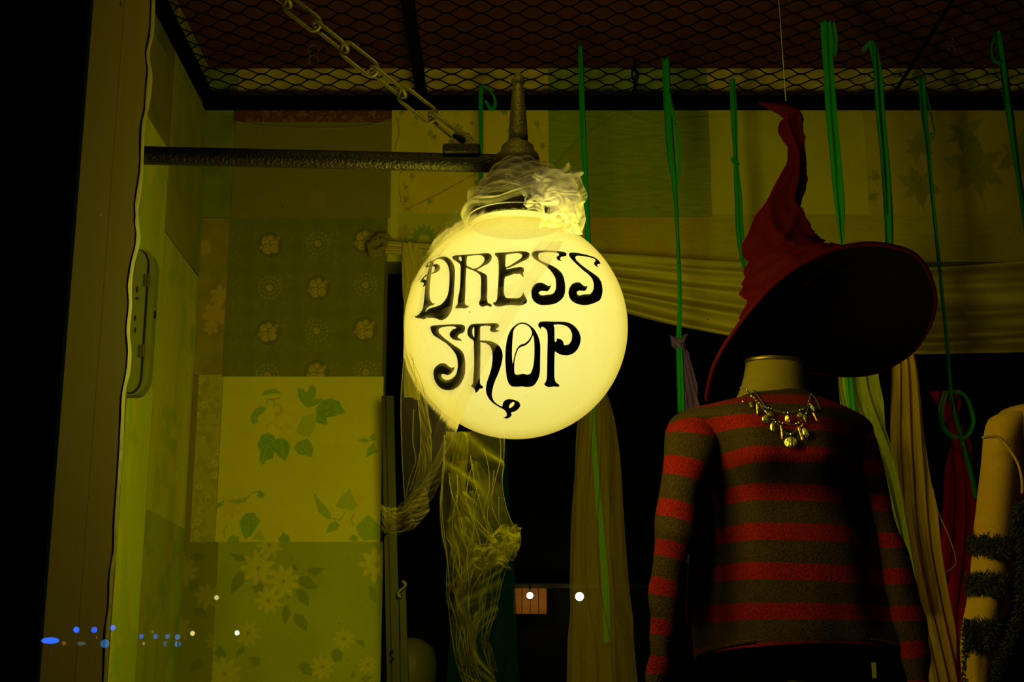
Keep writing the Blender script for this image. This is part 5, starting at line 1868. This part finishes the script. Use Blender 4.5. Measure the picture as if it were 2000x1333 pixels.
def charm(zx, zy, w_, h_, rot, kind, m):
    c = on_sweater(zx, zy, .010)
    k = 2.42 / F / 6.06 * 1.02
    n_ = 28
    vs, f_ = [], []
    a_, b2 = w_ * k / 2, h_ * k / 2
    for ring, (sc, dep) in enumerate(((1.0, .0008), (1.0, -.0004), (.86, -.0012), (.45, -.0019))):
        for j in range(n_):
            t = 2 * math.pi * j / n_
            cx, sx = math.cos(t), math.sin(t)
            if kind == 'bar':
                p = 6
                q = (abs(cx) ** p + abs(sx) ** p) ** (-1 / p)
                x, z = a_ * sc * q * cx, b2 * sc * q * sx
            elif kind == 'drop':
                x, z = a_ * sc * cx * (1 - .18 * sx), b2 * sc * sx
            else:
                x, z = a_ * sc * cx, b2 * sc * sx
            cr, sr = math.cos(rot), math.sin(rot)
            dn = .0005 * nz(x * 500, z * 500, zx) if ring > 1 else 0
            vs.append(c + Vector((x * cr - z * sr, dep + dn - .25 * z * 0, x * sr + z * cr)))
    f_ = grid_faces(n_, 4, True) + [tuple(reversed(range(n_))), tuple(range(3 * n_, 4 * n_))]
    # hung a little forward at the foot, as a charm on a sloping chest
    tilt = Matrix.Rotation(R_(rng.uniform(-16, 10)), 4, 'X') @ Matrix.Rotation(R_(rng.uniform(-14, 14)), 4, 'Z')
    vs = [c + tilt @ (v - c) for v in vs]
    mesh_obj('charm', vs, f_, M[m], neck, True)


for a in ((300, 670, 75, 100, .2, 'oval', 'dark_silver'), (365, 725, 40, 150, 0, 'bar', 'copper'), (530, 785, 100, 75, -.4, 'oval', 'dark_silver'), (470, 845, 120, 100, 0, 'oval', 'silver'), (550, 935, 85, 120, .05, 'drop', 'silver'),
          (655, 1000, 40, 200, .02, 'bar', 'copper'), (755, 1115, 160, 140, 0, 'oval', 'silver'), (878, 1010, 48, 200, .2, 'bar', 'copper'), (930, 1005, 78, 128, .3, 'drop', 'silver'), (722, 840, 80, 108, .2, 'drop', 'copper'),
          (870, 795, 88, 70, .1, 'oval', 'dark_silver'), (935, 840, 60, 112, .3, 'oval', 'dark_silver'), (1020, 712, 58, 100, .5, 'oval', 'dark_silver'), (1048, 820, 30, 135, .38, 'bar', 'copper'), (190, 635, 36, 30, 0, 'oval', 'silver')):
    charm(*a)

# ------------------------------------------------------------------ hat
HY = 2.70
hat = thing('witch_hat', at(1590, 640, HY), 'red velvet witch hat with bent point, hung above the dress form', 'hat')
Hc = lambda a, b_, c, d: (1420 + a / 2.896, 180 + b_ / 2.896, 1420 + c / 2.896, 180 + d / 2.896)
hr = [Hc(150, 1330, 720, 930), Hc(84, 1262, 660, 880), Hc(96, 1190, 625, 868), Hc(78, 1110, 600, 862), Hc(104, 1068, 585, 862), Hc(112, 1040, 575, 875), Hc(102, 985, 556, 866), Hc(112, 948, 540, 858), Hc(134, 930, 515, 838), Hc(140, 870, 498, 830), Hc(150, 800, 474, 800), Hc(185, 700, 432, 712), Hc(222, 620, 408, 632),
      Hc(285, 500, 434, 515), Hc(332, 405, 440, 410), Hc(344, 330, 436, 340), Hc(346, 305, 433, 300), Hc(312, 250, 431, 250), Hc(300, 200, 428, 190), Hc(312, 155, 427, 140), Hc(330, 150, 415, 112), Hc(312, 140, 372, 82), Hc(285, 122, 318, 68), Hc(240, 98, 262, 60), Hc(190, 72, 200, 56), Hc(178, 66, 180, 60)]


def hat_disp(P, v, t, rad):
    """Crushed velvet: spiral creases up the spire, sagging tiers above the brim."""
    r = rad.normalized() if rad.length > 1e-6 else Vector((0, 0, 0))
    L = rad.length
    n1 = nz(P.x * 9 + 3, P.z * 8 - P.x * 6, P.y * 8)
    n2 = nz(P.x * 24, P.z * 19 + P.x * 16, P.y * 17 + 4)
    tw = t * 2.5 + v * 8.5 + 1.5 * n1
    fold = (1 - abs(math.sin(tw))) ** 2.2
    tw2 = -t * 1.5 + v * 13 + 2.2 * n1 + 1.0
    fold2 = (1 - abs(math.sin(tw2))) ** 2.5
    env = min(1, max(0, (v - .22) / .15)) * min(1, max(0, (.92 - v) / .2))
    k = L * env * (.33 * fold + .20 * fold2 - .135)
    k += L * .12 * n2 * (1 if v < .7 else .5)
    low = min(1, max(0, (.40 - v) / .12))
    ph = v * 13 + .55 * math.sin(t + .6) + .8 * n1
    saw = ph - math.floor(ph)
    saw = saw if saw < .82 else (1 - saw) * .82 / .18
    k += L * low * (.12 * saw - .07 + .05 * (1 - abs(n1) * 2.5))
    return r * k + Vector((0, 0, -.010 * low * saw))


vs, fs = tube_rings(hr, HY, lambda t: .82, 96, 210, hat_disp)
mesh_obj('crown', vs, fs + [tuple(range(209 * 96, 210 * 96))], M['velvet'], hat, True)
# brim: outline from the photo; the upper arc is the near edge, the lower arc the far edge
Bz = lambda x, y, Y: at(1360 + x / 3.808, 450 + y / 3.808, HY + (Y - 2.79) * .75)
ol = [(75, 1240, 2.70), (118, 1045, 2.62), (195, 880, 2.575), (330, 685, 2.54), (470, 515, 2.52), (600, 385, 2.515), (760, 265, 2.515), (900, 195, 2.52), (1060, 132, 2.53), (1200, 103, 2.54), (1330, 99, 2.555), (1480, 122, 2.575), (1600, 165, 2.60), (1685, 240, 2.63), (1742, 350, 2.67), (1776, 480, 2.72), (1770, 600, 2.78),
      (1720, 745, 2.86), (1610, 900, 2.95), (1450, 1010, 3.02), (1340, 1056, 3.05), (1200, 1080, 3.07), (1040, 1078, 3.07), (850, 1050, 3.06), (650, 1040, 3.04), (450, 1080, 3.0), (270, 1160, 2.93), (150, 1235, 2.84), (90, 1262, 2.76)]
ol = ol + [ol[0]]
O3 = [Bz(*p) for p in ol]
Od = spline([tuple(p) for p in O3], 161)[:160]
ci = Vector(Bz(780, 600, HY))
base_ring = []
rA = [Vector(v) for v in vs[4 * 96:5 * 96]]
cin = sum(rA, Vector()) / 96
nu, nvb = 160, 22
tv = []
for i in range(nvb):
    t = i / (nvb - 1)
    for j in range(nu):
        o_ = Vector(Od[j])
        # nearest direction on the crown ring
        dirv = (o_ - cin)
        inner = cin + dirv * min(.42, .105 / dirv.length)
        P = inner + (o_ - inner) * t
        P.z += -.012 * math.sin(math.pi * t) + .006 * nz(j * .12, t * 3, 2) * t * (1 - t) * 4
        tv.append(P)
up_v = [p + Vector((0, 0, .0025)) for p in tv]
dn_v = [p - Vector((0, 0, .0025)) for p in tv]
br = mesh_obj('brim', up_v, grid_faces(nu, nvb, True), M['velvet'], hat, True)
ln = mesh_obj('brim_underside_shade', dn_v, grid_faces(nu, nvb, True), M['shade_black'], br, True)  # shaded underside of the brim, its darkness put into the colour
b = MB(); b.tube([Vector(p) for p in Od], .0040, 8, True); b.build('brim_piping', M['velvet'], br, True)
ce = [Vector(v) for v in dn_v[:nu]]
mesh_obj('crown_inside_shade', ce + [cin + Vector((0, 0, .05))], [(j, (j + 1) % nu, nu) for j in range(nu)], M['shade_black'], br, True)
# thread
tp_ = at(1535, 198, HY)
tt = atZ(1521, -30, MZ); 
b = MB(); b.tube([tp_, Vector((at(1521, -2, HY).x, HY, at(1521, -2, HY).z)), Vector((at(1519, -60, HY).x, HY, MZ))], .0009, 6)
tag(b.build('hanging_thread', M['thread'], None, True), 'pale thread holding the hat by its point', 'thread')

# ------------------------------------------------------------------ ochre blouse at the right edge
S2 = lambda p: [(1600 + a / 2.105, 700 + b_ / 2.105, 1600 + c / 2.105, 700 + d / 2.105) for a, b_, c, d in p]
BY = 2.56
bl = thing('blouse', at(2080, 1333, BY), 'ochre canvas blouse with black fringe at the far right', 'blouse')
vs, fs = tube_rings(S2([(1180, 120, 1420, 120), (1000, 165, 1600, 165), (830, 192, 1760, 200), (745, 215, 1840, 240), (720, 260, 1870, 290), (760, 340, 1840, 360), (850, 480, 1760, 480), (880, 700, 1740, 700), (890, 1000, 1740, 1000), (880, 1420, 1760, 1420)]), BY, .42, 64, 70,
                    lambda P, v, t, rad: rad.normalized() * .008 * nz(P.x * 12, P.z * 8, 2))
mesh_obj('body', vs, fs, M['canvas'], bl, True)
slv = S2([(740, 225, 900, 230), (690, 255, 880, 270), (668, 330, 845, 350), (660, 450, 838, 460), (648, 600, 835, 600), (632, 720, 825, 720), (622, 850, 805, 850), (618, 960, 785, 960), (606, 1080, 760, 1080), (600, 1200, 740, 1200), (598, 1330, 720, 1330), (595, 1430, 710, 1430)])
BSY = BY - .02
vs, fs = tube_rings(slv, BSY, .7, 48, 110, lambda P, v, t, rad: rad.normalized() * (.010 * nz(P.x * 14, P.z * 6, P.y * 10) - .003 * math.sin(t * 3)))
sl = mesh_obj('sleeve', vs, fs + [tuple(reversed(range(48)))], M['canvas'], bl, True)
SV = vs
b = MB()
b.tube([at(x, y, BSY - .045 - .02 * (i / 29)) for i, (x, y) in enumerate(spline([(1918, 856), (1935, 853), (1952, 856), (1970, 875), (1988, 905), (1996, 935), (1997, 965)], 30))], .0028, 6)
b.build('shoulder_seam', M['canvas'], sl, True)
bvs = BVHTree.FromPolygons(SV, fs)


def fringe_band(name, px0, px1, y0, y1, slope, cnt, seed, par, ln=(5, 13)):
    r = random.Random(seed)
    bb = MB()
    for i in range(cnt):
        px = r.uniform(px0, px1)
        py = r.uniform(y0, y1) + (px - px0) * slope
        d = ray(px, py).normalized()
        h = bvs.ray_cast(EYE, d)
        P = h[0] - d * .003 if h[0] is not None else at(px, py, BSY)
        a = r.uniform(-2.6, -.5) + math.pi * (r.random() < .25)
        L = r.uniform(*ln) * .0010
        q1 = P + Vector((L * .5 * math.cos(a), -.004 * r.random(), L * .5 * math.sin(a)))
        q2 = q1 + Vector((L * .6 * math.cos(a + r.uniform(-1, 1)), -.004 * r.random(), L * .6 * math.sin(a + r.uniform(-1, 1))))
        bb.tube([P, q1, q2], [.0011, .0010, .0006], 3)
    return bb.build(name, M['fringe'], par, False, 'stuff')


for k, (y0, y1) in enumerate(((1048, 1080), (1122, 1156), (1210, 1265))):
    fringe_band('fringe_band', 1890 - k * 3, 1992 - k * 10, y0, y1, .06, 900, k, sl)
rr_ = random.Random(5)
edge = spline([(1996, 985), (1982, 1020), (1996, 1060), (1994, 1120), (1990, 1180), (1976, 1240), (1954, 1290), (1938, 1345)], 240)
bb = MB()
for i in range(1100):
    x, y = edge[rr_.randrange(240)]
    P = at(x + rr_.uniform(-8, 10), y + rr_.uniform(-6, 6), BSY - .07)
    q = P + Vector((rr_.uniform(-.010, .008), -.006 * rr_.random(), rr_.uniform(-.009, .006)))
    bb.tube([P, (P + q) / 2 + Vector((0, -.003, .001)), q], [.0011, .0010, .0006], 3)
bb.build('front_fringe', M['fringe'], bl, False, 'stuff')
edge = spline([(1888, 1215), (1884, 1260), (1882, 1345)], 60)
bb = MB()
for i in range(260):
    x, y = edge[rr_.randrange(60)]
    P = at(x + rr_.uniform(-4, 6), y + rr_.uniform(-6, 6), BSY - .03)
    q = P + Vector((rr_.uniform(-.010, .004), -.006 * rr_.random(), rr_.uniform(-.009, .006)))
    bb.tube([P, (P + q) / 2 + Vector((0, -.003, .001)), q], [.0011, .0010, .0006], 3)
bb.build('cuff_fringe', M['fringe'], sl, False, 'stuff')
